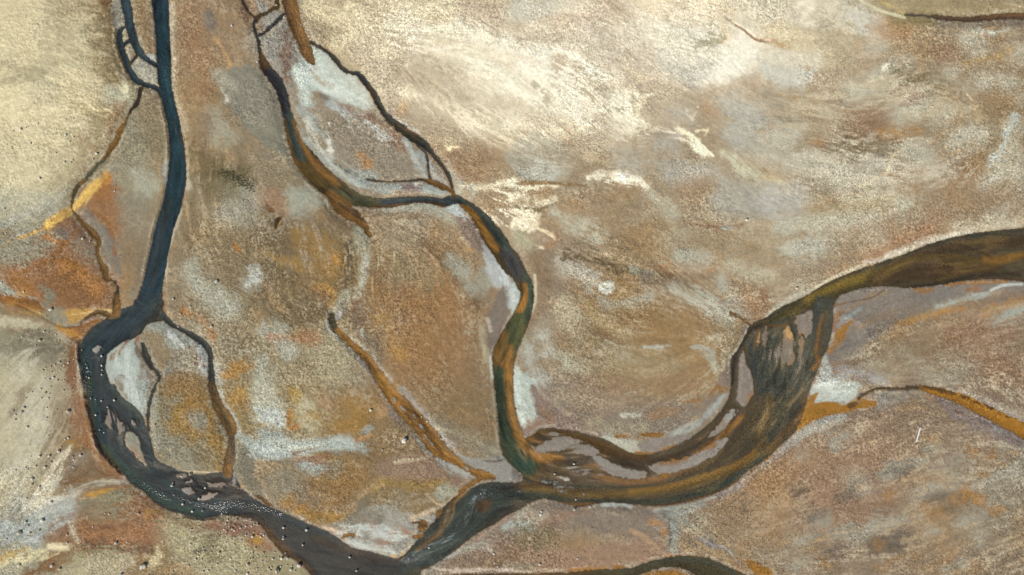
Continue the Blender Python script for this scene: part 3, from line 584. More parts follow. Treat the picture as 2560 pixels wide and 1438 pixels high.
L(10,[(1480,460,6),(1600,440,10),(1720,430,12),(1820,380,12)],'b08e4c',.7,soft=6,grain=.8)
L(10,[(1500,700,4),(1540,760,8),(1570,870,14),(1600,900,8),(1640,860,4)],'b8a27c',.4,soft=4,grain=.7)
L(10,[(1500,710,4),(1530,740,4)],'ded4bc',.9,soft=3,grain=.4)
L(10,[(1640,760,30),(1780,740,20),(1700,900,20)],'98784c',.5,soft=14,grain=.8)
L(10,[(1700,860,30),(1700,1060,24),(1640,1180,20),(1500,1300,20)],'8a7858',.8,soft=10,grain=.4)
L(10,[(1850,880,8),(1800,980,12),(1770,1100,14),(1700,1180,14),(1660,1240,10)],'b4b8ac',.75,soft=6,grain=.7)
L(10,[(1600,1400,14),(1640,1360,10),(1720,1320,8)],'c0c2b4',.7,soft=6,grain=.8)
L(10,[(900,480,6),(880,510,10)],'dcd6c0',.8,soft=4,grain=.6)
L(10,[(980,1130,6),(930,1180,6),(890,1300,6),(700,1380,6)],'dccaa4',.8,soft=4,grain=.7)
swath(10,[(780,600,10),(860,590,10)],'d8cca8',soft=4)
L(10,[(0,1360,30),(100,1380,30)],'c0ae80',.7,soft=10,grain=.95)
L(10,[(1300,1340,30),(1600,1250,24),(1400,1400,40)],'9a7650',.6,soft=16,grain=.5)
L(10,[(980,540,20),(1120,600,20),(1300,640,16)],'7f7254',.5,soft=14,grain=.8)
L(10,[(860,1320,8),(1020,1300,10),(1150,1290,8)],'a87c48',.7,soft=6,grain=.7)
L(10,[(500,1110,40),(700,1100,30),(900,1110,30)],'7c6e54',.5,soft=16,grain=.9)
# tile 8
swath(8,[(0,140,20),(100,130,40),(160,180,40),(130,250,40),(40,240,40)],'e6dabc',streak=.15,grain=.3,soft=7)
L(8,[(190,270,6),(260,300,8),(310,330,9),(320,350,6)],'ecdcb8',.95,soft=3,grain=.3)
L(8,[(330,340,8),(310,370,10),(270,400,10)],'a8714c',.7,soft=6,grain=.5)
L(8,[(180,410,6),(230,420,5)],'ecdcb8',.9,soft=3,grain=.4)
L(8,[(40,330,30),(100,380,36),(150,420,20)],'aca488',.8,soft=10,grain=.5)
L(8,[(0,40,30),(80,30,20),(200,90,10),(300,60,16)],'ddd2b4',.8,soft=8,grain=.8)
L(8,[(30,110,6),(200,130,8),(300,100,4)],'6f6040',.7,soft=5,grain=.6)
L(8,[(250,200,40),(300,270,40)],'8a7250',.6,soft=14,grain=.5)
swath(8,[(320,150,20),(420,210,30),(540,280,34),(640,330,30)],'b4ae98')
swath(8,[(350,520,20),(480,560,44),(600,660,40),(560,700,30)],'b2ab9a',streak=.8,ang=-30,sl=40,sw=3)
LP(8,[(655,725),(700,685),(755,690),(755,745),(700,762)],'c4c4b6',.95,soft=4,grain=.3)
LP(8,[(1215,480),(1300,435),(1420,450),(1485,510),(1460,580),(1350,600),(1250,560)],'a7a390',.9,soft=9,grain=.3)
swath(8,[(1060,30,16),(1130,90,20),(1200,170,24)],'b2ac98',streak=.3)
L(8,[(1290,220,4),(1400,240,6),(1500,260,10),(1620,260,10),(1740,235,6)],'8a6444',.75,soft=6,grain=.3)
L(8,[(1580,265,5),(1650,270,6)],'9c9c90',.7,soft=4,grain=.3)
L(8,[(1600,60,60),(1800,60,80),(1900,60,60)],'a8a496',.7,soft=26,grain=.3)
L(8,[(400,470,6),(620,520,8),(800,570,12),(1000,620,12),(1200,640,14)],'6f6046',.75,soft=7,grain=.8)
L(8,[(900,580,8),(1050,630,8)],'9c9a84',.7,soft=6,grain=.9)
L(8,[(1000,640,20),(1180,690,20),(1300,660,30)],'7f7060',.6,soft=14,grain=.3,streak=.4)
swath(8,[(1220,730,10),(1350,780,16),(1480,840,24),(1560,890,20),(1640,930,10)],'b0ae9c')
swath(8,[(1560,630,30),(1620,700,30),(1680,800,26),(1720,880,14)],'a8a596')
L(8,[(1640,910,4),(1700,940,5),(1790,995,5)],'6e5134',.9,soft=3,grain=.3)
swath(8,[(1660,560,40),(1780,620,40),(1900,620,40)],'b2a88e',streak=.1,grain=.5)
L(8,[(1640,660,20),(1750,720,14),(1900,750,20)],'8c6c4c',.6,soft=10,grain=.4)
L(8,[(1790,810,50),(1860,860,40)],'9c7550',.7,soft=16,grain=.4)
L(8,[(1180,560,30),(1520,580,20)],'a37850',.6,soft=12,grain=.5)
L(8,[(400,860,50),(430,950,60),(480,980,40)],'b0a68c',.7,soft=18,grain=.5)
L(8,[(700,830,26),(740,850,20),(950,800,16),(1040,780,16)],'aaa694',.7,soft=10,grain=.6)
L(8,[(800,950,80),(1000,1050,100),(1200,1080,100),(1400,1100,80)],'937348',.5,soft=30,grain=.7)
L(8,[(500,1000,12),(620,1060,16),(760,1110,14)],'7a6044',.6,soft=9,grain=.4)
L(8,[(560,860,10),(700,980,14),(900,1060,12)],'b09c74',.5,soft=8,grain=.8,streak=.5)
L(8,[(1000,1160,5),(1080,1165,9),(1190,1150,7)],'b0b2a8',.85,soft=4,grain=.6)
L(8,[(1350,1165,4),(1440,1165,6),(1500,1200,5)],'a6a498',.7,soft=4,grain=.6)
swath(8,[(180,1040,10),(230,1100,20),(270,1200,16)],'b4b2a4')
swath(8,[(120,1180,10),(160,1300,24),(220,1420,26)],'aaa89c')
swath(8,[(380,1230,16),(430,1290,16),(560,1330,10)],'aca892')
L(8,[(380,1090,20),(400,1160,20)],'84603f',.5,soft=10,grain=.4)
L(8,[(180,500,30),(220,700,50),(130,1000,30)],'857056',.6,soft=20,grain=.3)
L(8,[(170,620,5),(178,720,7),(165,860,6),(100,980,5),(60,1100,4),(30,1200,4)],'b8b098',.85,soft=2.5,grain=.5)
L(8,[(700,1300,60),(1000,1340,60),(1200,1320,50)],'a09678',.5,soft=24,grain=.6,streak=.3)
L(8,[(1400,1380,40),(1300,1438,60),(800,1420,60)],'927048',.5,soft=24,grain=.6)
# tile 5
swath(5,[(300,30,50),(400,70,60),(300,130,40)],'9c9c8c',streak=.3,grain=.5)
L(5,[(150,300,40),(200,400,50),(180,550,40)],'6e6148',.4,soft=26,grain=.8)
L(5,[(340,340,40),(450,440,50),(590,480,40),(560,560,40)],'a07c38',.5,soft=14,grain=1.05)
L(5,[(250,520,20),(300,550,20),(70,460,8)],'a8843c',.6,soft=8,grain=.9)
L(5,[(590,480,10),(600,540,10)],'b08440',.8,soft=5,grain=.7)
L(5,[(200,700,60),(350,780,60),(480,800,50)],'7c6a4c',.4,soft=24,grain=.8)
L(5,[(450,700,16),(540,740,20),(590,780,10),(570,850,8)],'b08a48',.85,soft=6,grain=.6)
L(5,[(420,720,10),(520,800,20)],'94704c',.7,soft=10,grain=.4)
L(5,[(90,640,10),(110,740,8)],'94806c',.7,soft=6,grain=.3)
L(5,[(130,920,8),(220,970,10),(340,985,10),(450,930,8),(520,890,6)],'66573e',.45,soft=8,grain=.6)
L(5,[(780,300,26),(800,400,44),(820,500,20),(800,620,26),(780,740,24),(700,760,30),(640,830,30),(590,870,14)],'a09d88',.92,soft=8,grain=.6)
L(5,[(820,490,8),(800,640,10),(780,780,8)],'b4b6a8',.8,soft=6,grain=.6)
L(5,[(690,380,10),(690,550,14),(680,700,10)],'5f5644',.75,soft=7,grain=.7)
L(5,[(870,640,3),(870,740,3)],'c0ac80',.8,soft=2.5,grain=.3)
L(5,[(650,850,20),(640,900,10)],'857f70',.9,soft=5,grain=.9)
L(5,[(640,890,10),(600,940,12)],'9c9aa0',.95,soft=4)
L(5,[(780,880,40),(760,960,30)],'78685a',.6,soft=12,grain=.4)
L(5,[(790,1040,4),(790,1080,4)],'b8bab0',.85,soft=3,grain=.4)
L(5,[(530,980,4),(560,1050,10),(620,1100,8)],'a8aca6',.9,soft=3,grain=.5)
L(5,[(660,1120,10),(760,1240,12),(850,1340,12),(900,1420,10)],'8c8480',.85,soft=4,grain=.6)
L(5,[(700,1090,6),(800,1190,8),(900,1290,12),(1000,1400,16)],'aaa090',.85,soft=4,grain=.6)
L(5,[(850,1150,50),(900,1250,50)],'7c7464',.6,soft=14,grain=.6)
L(5,[(950,760,60),(1100,640,120),(1300,780,160),(1350,1000,160),(1250,1250,160)],'946f46',.65,soft=50,grain=.5)
L(5,[(1100,560,80),(1250,600,80)],'8e8468',.5,soft=30,grain=.7)
L(5,[(1060,330,60),(1180,330,40)],'9b9078',.5,soft=20,grain=.7)
L(5,[(950,120,10),(1100,110,20),(1280,110,20),(1400,160,20),(1480,220,10)],'aca896',.85,soft=6,grain=.6)
L(5,[(1240,360,8),(1350,490,12),(1500,620,14),(1600,750,14),(1650,850,10)],'6b553a',.65,soft=8,grain=.6)
L(5,[(1460,520,20),(1560,620,40),(1640,740,30),(1720,640,60)],'9c9886',.85,soft=12,grain=.5,streak=.4,ang=50)
for i in range(9):
    L(5,[(1530+i*12,345+i*13,3),(1590+i*5,325+i*15,2)],'ddd0b0',.6,soft=2.5)
L(5,[(1600,430,8),(1620,430,6)],'b88a44',.7,soft=5,grain=.6)
LP(5,[(1420,130),(1500,80),(1530,120),(1560,170),(1595,220),(1540,210),(1470,160)],'b8bcb8',.97,soft=3,grain=.15)
LP(5,[(1500,190),(1600,230),(1700,370),(1720,430),(1640,420),(1560,300)],'877668',.85,soft=8,grain=.2)
LP(5,[(1710,400),(1780,460),(1830,450),(1860,560),(1900,660),(1917,700),(1917,860),(1880,870),(1860,740),(1780,700),(1740,600)],'aaacaa',.95,soft=4,grain=.45)
LP(5,[(1690,360),(1720,440),(1730,520),(1700,400)],'b0a8a0',.9,soft=3)
LP(5,[(1840,700),(1880,720),(1890,860),(1910,900),(1840,1050),(1760,1230),(1740,1100),(1720,980),(1760,860)],'7c7066',.95,soft=5)
L(5,[(1730,950,5),(1760,1040,6)],'b4a898',.6,soft=3,grain=.6)
L(5,[(1917,920,3),(1855,1010,4),(1825,1120,4),(1780,1150,4),(1755,1230,3)],'a89888',.9,soft=2)
L(5,[(1680,1000,10),(1700,1150,10),(1740,1280,10),(1770,1400,10)],'a49a80',.8,soft=4,grain=.6)
L(5,[(1755,1240,5),(1765,1340,6),(1785,1430,6)],'c0c0b4',.85,soft=2.5,grain=.5)
L(5,[(80,1030,30),(180,1080,50),(230,1190,50)],'a3a292',.8,soft=14,grain=.5)
L(5,[(500,1180,80),(620,1240,80),(560,1350,60)],'a39a7e',.65,soft=26,grain=.5)
L(5,[(360,1050,16),(460,1100,12),(120,1080,10)],'a07048',.6,soft=9,grain=.4)
L(5,[(60,1400,50),(40,1300,40)],'a8a694',.7,soft=16,grain=.5)
L(5,[(920,950,20),(1000,1040,10),(1040,1180,20),(1100,1220,20)],'b08a48',.5,soft=8,grain=1.0)
# white fan right of the middle river
LP(8,[(0,1290),(20,1300),(60,1350),(120,1400),(170,1438),(0,1438)],'b0bab0',.9,soft=5,grain=.4)
LP(8,[(0,690),(50,700),(75,720),(60,790),(20,880),(0,920)],'b2bab2',.9,soft=4,grain=.4)
LP(9,[(0,0),(150,0),(200,60),(220,170),(190,180),(215,250),(160,230),(150,300),(120,260),(90,340),(60,310),(20,200)],'aeb6ac',.92,soft=9,wob=3,streak=.3,ang=70,grain=.15)
LP(9,[(150,10),(220,90),(330,180),(480,280),(640,370),(780,380),(680,410),(560,390),(400,350),(280,330),(200,250)],'86766a',.92,soft=5,grain=.2,streak=.2)
LP(9,[(30,260),(60,330),(100,400),(200,370),(270,330),(220,260),(150,310),(90,350)],'87776a',.95,soft=4,grain=.2)
L(9,[(120,290,12),(130,340,10),(190,300,5)],'9c6c40',.7,soft=6,grain=.4,streak=.5,ang=70)
L(9,[(240,190,14),(300,280,14)],'8f6c4c',.7,soft=7,grain=.3)
L(9,[(190,30,3),(300,140,4),(420,230,4)],'a49684',.45,soft=2.5,grain=.4)
L(9,[(20,300,4),(60,380,5),(110,405,6),(200,370,5),(260,330,5),(360,350,5),(480,370,5),(600,405,4)],'a6998c',.9,soft=2)
LP(9,[(350,140),(500,160),(800,160),(1100,150),(1400,130),(1560,80),(1600,120),(1500,220),(1300,310),(1150,360),(900,370),(700,330),(520,250)],'83786a',.9,soft=12,grain=.6,streak=.3,ang=5)
L(9,[(820,240,8),(900,230,12),(960,235,8)],'b0b0a0',.85,soft=4,grain=.7)
L(9,[(600,280,20),(760,320,20),(1000,330,20)],'9c947c',.6,soft=8,grain=1.0)
L(9,[(1050,230,10),(1150,210,10),(1230,200,8)],'a07a54',.8,soft=6,grain=.6,streak=.4)
L(9,[(1260,380,10),(1200,400,10),(1350,320,20),(1480,230,14),(1600,90,8)],'a0a4a0',.9,soft=6,streak=.5,grain=.3)
L(9,[(700,420,14),(800,450,30),(900,480,40),(980,530,24)],'aaa898',.95,soft=6,grain=.7)
LP(9,[(980,440),(1180,400),(1350,400),(1300,450),(1180,500),(1100,540),(1000,520)],'877d74',.95,soft=5,grain=.2)
LP(9,[(960,375),(1050,368),(1140,375),(1120,400),(1040,402),(970,390)],'88602e',.97,soft=1.5,wob=1)
L(9,[(790,395,6),(860,400,8)],'8e6434',.9,soft=3,grain=.3)
L(9,[(1150,490,12),(1300,470,10),(1240,490,9)],'8a6030',.85,soft=4,grain=.3)
L(9,[(940,530,6),(1080,525,7)],'8a6030',.9,soft=3,grain=.3)
L(9,[(1500,60,10),(1590,20,12),(1580,60,8)],'8c5e30',.7,soft=5,grain=.5)
L(9,[(1300,135,5),(1420,125,4)],'985f34',.7,soft=3,grain=.4)
L(9,[(600,60,100),(900,60,90),(1300,60,80)],'967c5e',.5,soft=30,grain=.8)
L(9,[(380,90,40),(600,130,20),(800,150,16)],'a09078',.5,soft=12,grain=.9)
LP(8,[(1640,1290),(1700,1180),(1760,1150),(1740,1000),(1700,1200),(1600,1330),(1560,1438),(1640,1438)],'857668',.9,soft=5,grain=.3)
L(8,[(1780,1010,5),(1740,1100,5),(1690,1190,5),(1640,1240,5)],'b0a898',.8,soft=2.5,grain=.4)
L(8,[(1530,1330,10),(1500,1260,8),(1450,1210,8)],'a8a694',.6,soft=5,grain=.7)
# shores south of the big curve
L(9,[(1925,600,10),(1800,690,14),(1720,760,16),(1600,830,12),(1450,880,8)],'9c9690',.9,soft=5,grain=.5,streak=.4)
L(12,[(0,600,20),(100,500,16),(220,400,14),(350,310,12),(500,260,10)],'9a9894',.85,soft=7,grain=.6)
L(12,[(240,400,14),(340,350,20),(560,270,12)],'b4b4a8',.6,soft=6,grain=.9,streak=.4)
L(9,[(680,915,10),(800,915,10),(900,930,8)],'b0b2ac',.95,soft=2.5,grain=.3)
L(9,[(1080,960,16),(1180,970,26),(1320,950,24),(1450,900,10)],'a0a298',.9,soft=6,grain=.6,streak=.4)
LP(9,[(1130,970),(1260,980),(1240,1080),(1220,1200),(1230,1260),(1170,1270),(1190,1180),(1180,1080)],'8b8d84',.85,soft=8,grain=.5,streak=.5,ang=80)
L(9,[(1180,1030,4),(1185,1120,5),(1190,1200,4)],'4e5250',.7,soft=4,grain=.6)
L(9,[(1280,1020,16),(1400,1120,20),(1500,1200,18),(1600,1240,12)],'8c8c82',.75,soft=8,grain=.6,streak=.7)
L(9,[(1480,1200,10),(1560,1230,10)],'7d7878',.7,soft=5,grain=.3)
L(9,[(1560,1215,3),(1630,1250,3),(1680,1320,3),(1720,1350,3)],'b0b0ac',.7,soft=2.5,grain=.6)
LP(9,[(0,1000),(120,920),(300,900),(600,950),(900,960),(1100,980),(1160,1100),(1000,1200),(700,1100),(300,1040),(60,1060)],'82766a',.75,soft=14,grain=.4,streak=.55,ang=35)
LP(9,[(0,1020),(100,960),(240,990),(200,1060),(60,1090)],'a29a88',.85,soft=8,grain=.6)
L(9,[(0,1070,14),(100,1060,14),(190,1050,8)],'a4aaa0',.8,soft=4,grain=.4,streak=.4)
L(9,[(0,1125,16),(150,1100,10)],'9aa09a',.7,soft=5,grain=.6)
L(9,[(180,1000,20),(220,1050,10),(560,960,10)],'a07a60',.6,soft=8,grain=.4)
L(9,[(290,1210,24),(400,1240,20),(620,1200,10)],'a8843c',.5,soft=10,grain=1.0)
L(9,[(60,1250,60),(400,1330,70),(800,1300,70),(1100,1260,30)],'957a64',.75,soft=20,grain=.3)
L(9,[(0,1150,60),(200,1180,60)],'7c7056',.6,soft=20,grain=.7)
L(9,[(900,1100,8),(1000,1160,8),(1100,1240,8)],'b0906c',.6,soft=4,grain=.4)
L(9,[(1040,1040,10),(1120,1060,6),(1150,1130,8)],'a87c50',.6,soft=5,grain=.6)
L(9,[(1150,1300,10),(1190,1290,12),(1205,1298,8)],'9a6230',.95,soft=3)
L(9,[(0,1415,7),(180,1412,8),(400,1405,6),(560,1390,8)],'b09c84',.9,soft=3)
L(9,[(430,1412,6),(600,1400,8),(700,1395,6)],'9c6a3c',.9,soft=3,grain=.2)
L(9,[(780,1395,12),(840,1390,10)],'8a5226',.9,soft=5,grain=.5)
LP(9,[(1760,1320),(1860,1370),(1925,1400),(1925,1438),(1860,1438),(1800,1400)],'965f2a',.95,soft=4,grain=.2)
L(9,[(1640,1330,10),(1740,1340,14),(1700,1380,20),(1760,1420,16)],'94704c',.85,soft=6,grain=.5)
L(12,[(0,1400,12),(20,1438,14)],'965f2a',.95,soft=4)
L(9,[(1700,1000,80),(1850,1050,90),(1900,800,60)],'987c5c',.65,soft=40,grain=.3)
L(9,[(1820,720,60),(1900,700,40)],'a07f64',.5,soft=20)
L(12,[(0,700,60),(140,740,80),(100,860,50)],'a2804e',.7,soft=26,grain=.4)
L(12,[(100,620,60),(300,500,60),(800,560,50),(900,600,40)],'95785c',.5,soft=28,grain=.35)
L(12,[(400,900,90),(600,960,80)],'96745a',.7,soft=34,grain=.3)
for u,v,r in ((660,720,40),(740,800,30),(1160,590,30),(1020,610,24),(940,640,30),(940,690,24),(400,1020,36),(700,1130,60),(560,1120,50),(800,1080,40),(960,1040,30),(270,1170,40),(220,1380,40),(1150,800,50),(1280,780,40),(1400,770,24),(1250,1120,36),(1500,1040,30),(1560,1020,30),(1600,1140,24),(1890,690,20),(1850,650,30),(1750,700,40),(1880,560,20),(560,400,30),(540,430,26),(1240,470,24),(1430,1380,50),(260,540,20)):
    L(12,[(u-r,v+r*.4,r*.4),(u+r,v-r*.4,r*.35)],'a09c8c',.55,soft=14,grain=.7)
for u,v,r in ((620,850,30),(340,980,36),(900,1180,60),(1010,1150,30),(860,1200,40),(960,1260,30),(500,1240,30),(1290,860,30),(1440,900,40),(1860,560,20),(230,800,20),(1020,660,30)):
    L(12,[(u-r*1.3,v+r*.5,r*.35),(u+r*1.3,v-r*.5,r*.3)],'6a6156',.5,soft=18,grain=.4)
for u,v,r in ((1560,520,26),(1700,540,22),(1840,520,26),(1760,600,24),(1620,680,24),(1420,870,34),(1600,870,30),(1560,850,30),(1500,790,20),(1730,940,18),(1260,960,24),(1180,930,16),(450,1350,20),(960,1320,30),(830,1210,10),(920,830,20),(850,1390,20),(1250,420,24),(1200,400,18)):
    L(12,[(u-r,v+r*.1,r*.3),(u+r,v+r*.4,r*.3)],'a97f44',.65,soft=7,grain=.9)
L(12,[(1200,90,10),(1350,160,12),(1440,190,8)],'9c6c4c',.7,soft=6,grain=.4,streak=.5)
L(12,[(1400,220,6),(1450,225,8),(1490,235,5)],'5c3a1c',.85,soft=3,grain=.5)
L(12,[(1410,235,3),(1460,240,4)],'c8a878',.85,soft=2,grain=.3)
L(12,[(1300,110,20),(1450,220,40),(1700,320,50),(1880,420,40)],'857872',.75,soft=12,grain=.3,streak=.4)
L(12,[(1720,340,10),(1760,355,8)],'a4aaa8',.6,soft=5,streak=.4)
L(12,[(800,100,20),(900,110,40),(1100,80,20)],'8e877c',.75,soft=10,grain=.6,streak=.5)
L(12,[(1400,60,14),(1560,110,16),(1700,170,16),(1900,260,14)],'968c80',.8,soft=6,grain=.5)
L(12,[(620,180,10),(800,140,6)],'8a5628',.9,soft=4,wob=3,grain=.4)
LP(12,[(330,60),(400,10),(520,0),(660,10),(670,60),(600,130),(540,150),(440,140),(350,165),(370,90)],'b4bab0',.92,soft=8,grain=.5,streak=.2,ang=-20)
L(11,[(430,1240,8),(450,1330,20),(440,1438,30),(600,1370,16)],'aaaca4',.95,soft=6,grain=.5)
LP(12,[(380,75),(350,150),(430,140),(530,145),(560,170),(630,150),(700,110),(760,130),(800,155),(700,180),(600,210),(480,230),(350,270),(260,330),(180,390),(80,490),(0,580),(0,540),(120,400),(250,250),(320,120)],'9a6428',.98,soft=2.5,wob=2,grain=.1)
L(12,[(700,110,6),(760,60,6),(850,35,8),(1000,40,8),(1130,30,10)],'514c48',.85,soft=4,grain=.6,streak=.4)
L(12,[(640,170,8),(700,130,8)],'6b4c28',.8,soft=5,grain=.5)
# right hand muddy shore
LP(11,[(530,790),(620,750),(720,725),(820,712),(960,715),(1100,722),(1250,710),(1400,690),(1600,665),(1917,670),(1917,720),(1700,740),(1500,770),(1300,840),(1150,900),(1000,960),(850,1060),(700,1160),(560,1240),(460,1250),(520,1120),(510,950),(490,860)],'837a70',.95,soft=6,grain=.15)
LP(11,[(1080,760),(1300,720),(1400,740),(1300,800),(1120,820)],'77736e',.8,soft=12)
L(11,[(560,900,10),(760,800,10),(900,740,6)],'8f7a60',.7,soft=6,grain=.3)
L(11,[(500,855,4),(620,825,4),(780,795,5),(840,760,5),(910,718,4)],'5c5048',.8,soft=2.5)
L(11,[(500,860,4),(640,825,5)],'9c5c30',.8,soft=3)
L(11,[(1110,728,12),(1180,738,22),(1250,735,12)],'92643c',.9,soft=5)
L(11,[(1500,730,12),(1560,735,14),(1590,730,6)],'90643e',.8,soft=5)
L(11,[(1350,695,5),(1500,680,7),(1700,675,7),(1800,670,5)],'9a6034',.85,soft=3,grain=.2)
L(11,[(1680,740,6),(1740,710,7),(1800,695,6),(1917,690,4)],'b4b6b0',.95,soft=2.5,grain=.3)
L(11,[(1280,860,10),(1400,830,12),(1540,790,14),(1660,760,8)],'a0a49a',.8,soft=5,grain=.7,streak=.3)
L(11,[(1700,990,8),(1800,920,12),(1917,860,20)],'a0a49a',.8,soft=7,grain=.7)
L(11,[(1000,990,10),(1100,960,10),(1350,890,10),(1480,870,6)],'b0864c',.75,soft=5,grain=.9)
L(11,[(1630,910,8),(1750,860,8),(1900,820,14)],'b88c4c',.75,soft=6,grain=.8)
L(11,[(860,940,12),(1000,880,10),(1100,870,8)],'6c6660',.7,soft=8,streak=.3)
L(11,[(700,1000,12),(900,920,8),(960,890,6)],'98805e',.7,soft=6,grain=.4)
L(11,[(560,1180,16),(700,1100,24),(850,1000,16)],'6e6762',.7,soft=10,streak=.3)
L(11,[(520,870,16),(530,930,26),(520,1000,16)],'90633a',.9,soft=7,grain=.3)
L(11,[(620,970,16),(560,1050,22),(520,1130,18),(470,1190,12)],'96642c',.95,soft=5,grain=.3,streak=.3)
L(11,[(700,870,4),(620,930,10),(540,1000,8)],'8c949a',.85,soft=4,streak=.5,grain=.3)
L(11,[(660,830,3),(600,890,4),(550,960,4)],'8c949a',.8,soft=3)
for u,v,r in ((1000,1230,50),(1100,1290,50),(850,1300,50),(1400,1240,60),(1500,1300,50),(1300,1380,50),(900,1400,40),(1530,1180,40)):
    L(11,[(u-r,v+4,r*.4),(u+r,v-8,r*.35)],'a59d88',.5,soft=12,grain=.95)
L(11,[(1100,1000,80),(900,1150,80),(1400,1120,60)],'84704f',.5,soft=30,grain=.8)
L(11,[(1600,1150,50),(1750,1040,50),(1400,1090,30),(1880,1380,40)],'946a4e',.6,soft=20,grain=.4)
L(11,[(600,1380,16),(560,1330,12),(900,1430,20)],'9c9690',.8,soft=7,grain=.6)
# north shore crust line of the right river
L(11,[(0,930,10),(100,850,12),(220,780,12),(370,715,6)],'b4ac98',.9,soft=4,grain=.5)
L(11,[(370,710,7),(500,640,8),(620,590,8),(740,545,9)],'c8bca0',.9,soft=2.5,grain=.3)
L(11,[(740,520,12),(850,515,12),(880,490,8),(920,470,18),(1050,430,16),(1170,370,22),(1300,345,16),(1400,320,12),(1560,295,8)],'c6bfac',.92,soft=3.5,grain=.5)
L(11,[(760,500,14),(850,450,16),(1000,360,10),(1200,280,14)],'a47450',.7,soft=8,grain=.5)
swath(11,[(100,270,24),(300,220,36),(560,200,50),(760,190,50),(900,130,50),(1000,100,30)],'b6b09a',streak=.2)
swath(11,[(180,420,50),(300,420,60),(380,400,40)],'b2ae9c',streak=.1,grain=.4)
swath(11,[(560,60,30),(720,50,40),(900,30,20)],'c0b89e',streak=.2)
L(11,[(60,60,60),(200,70,70)],'aeaaa0',.7,soft=26,grain=.3)
L(11,[(400,40,40)]*2,'b0aca0',.6,soft=18,grain=.3)
swath(11,[(1650,200,30),(1740,180,50),(1800,90,16)],'c4c2b0')
swath(11,[(1400,250,14),(1600,250,24),(1850,230,24)],'c0b8a0')
L(11,[(920,200,20),(960,280,24),(1100,330,40),(1300,200,60)],'a27c5a',.6,soft=20,grain=.5)
L(11,[(300,120,20),(500,110,20),(800,90,20),(880,60,10)],'a58c58',.5,soft=12,grain=.7)
L(11,[(1400,60,80),(1700,60,80)],'957e60',.5,soft=36,grain=.4)
# tile 6
LP(6,[(0,0),(60,0),(200,180),(240,280),(200,330),(60,280),(0,260)],'b0ae9a',.7,soft=14,grain=.6)
L(6,[(120,240,40),(180,280,40),(60,240,30)],'b6bab2',.8,soft=12,grain=.5)
L(6,[(290,70,24),(320,200,30),(250,300,16),(400,250,40)],'b08c3c',.65,soft=10,grain=.95)
L(6,[(250,200,8),(240,330,9),(300,320,8)],'ad7430',.8,soft=4,grain=.6)
L(6,[(380,160,40),(330,200,30),(440,360,40)],'b2ac92',.7,soft=12,grain=.9,streak=.4)
L(6,[(700,140,40),(800,180,50),(740,290,50),(600,340,30)],'9c7630',.6,soft=14,grain=1.0)
L(6,[(500,130,30),(560,160,24)],'9c7c5c',.6,soft=10,grain=.5)
L(6,[(0,490,50),(200,510,50),(400,470,24),(560,450,44),(700,460,40),(800,490,10)],'a0a69e',.92,soft=9,grain=.6,streak=.3)
L(6,[(60,380,40),(180,420,30)],'9ea49c',.8,soft=10,grain=.6)
L(6,[(200,480,6),(400,475,7),(520,430,6)],'b8aa90',.8,soft=3,grain=.3)
L(6,[(330,590,20),(420,620,50),(500,640,30)],'9ca29e',.85,soft=9,grain=.5,streak=.3,ang=30)
L(6,[(600,640,30),(580,680,20)],'86867c',.7,soft=10,grain=.5)
L(6,[(300,550,12),(430,570,16),(520,550,10)],'98704f',.7,soft=8,grain=.5)
L(6,[(720,440,8),(800,410,9),(870,380,5)],'aa8458',.8,soft=4,grain=.4)
L(6,[(850,340,16),(800,370,10)],'9a9c92',.7,soft=6,grain=.5,streak=.5)
L(6,[(200,740,80),(150,800,60)],'8b8470',.6,soft=24,grain=.6)
L(6,[(500,720,40),(700,760,60),(600,860,60)],'91703c',.55,soft=22,grain=.9)
L(6,[(1260,570,12),(1100,600,16),(1000,680,14),(880,760,16),(810,830,16),(770,900,14),(710,960,12),(560,1000,10)],'a48a66',.9,soft=5,grain=.3,streak=.5)
L(6,[(1040,690,8),(920,780,6),(800,860,6)],'b89c64',.7,soft=4,grain=.5)
L(6,[(1000,650,14),(1010,660,10)],'7c746c',.7,soft=5)
L(6,[(960,740,14),(1040,740,20),(1180,770,12),(1400,730,12)],'a98a3c',.7,soft=8,grain=1.0)
L(6,[(840,860,26),(780,960,26),(720,1010,20)],'746f60',.75,soft=9,grain=.4)
L(6,[(950,850,60),(1100,800,80),(1300,850,60),(1150,950,70)],'856f48',.6,soft=24,grain=.8)
LP(6,[(900,660),(1100,570),(1320,560),(1500,650),(1640,700),(1540,780),(1480,700),(1300,690),(1080,680)],'8d7662',.8,soft=12,grain=.4)
L(6,[(1370,570,12),(1480,630,20),(1600,690,20)],'a6a49a',.85,soft=6,grain=.6)
L(6,[(1050,590,5),(1200,570,6),(1290,555,6)],'b8a88c',.7,soft=3,grain=.4)
L(6,[(1460,820,20),(1380,850,20),(1420,780,12)],'9c9a86',.8,soft=7,grain=.8)
L(6,[(230,900,26),(300,930,20),(450,980,16),(620,1000,20)],'aa7e34',.7,soft=9,grain=.9)
L(6,[(430,1010,24),(640,1030,30),(760,1040,20)],'8f7238',.6,soft=10,grain=.6)
LP(6,[(500,1090),(700,1050),(860,940),(1000,930),(1180,1010),(1280,980),(1290,1040),(1200,1090),(1160,1180),(1180,1230),(1120,1280),(1000,1310),(880,1260),(740,1230),(660,1190),(560,1110)],'9a968a',.9,soft=7,grain=.3,streak=.45,ang=12,sl=90)
L(6,[(720,1070,16),(880,1080,26),(1030,1130,24),(900,1140,20)],'adb2ac',.9,soft=6,grain=.4,streak=.5)
L(6,[(690,1190,14),(800,1220,16),(960,1240,12),(1040,1270,8)],'b4b6b0',.9,soft=5,grain=.3,streak=.5)
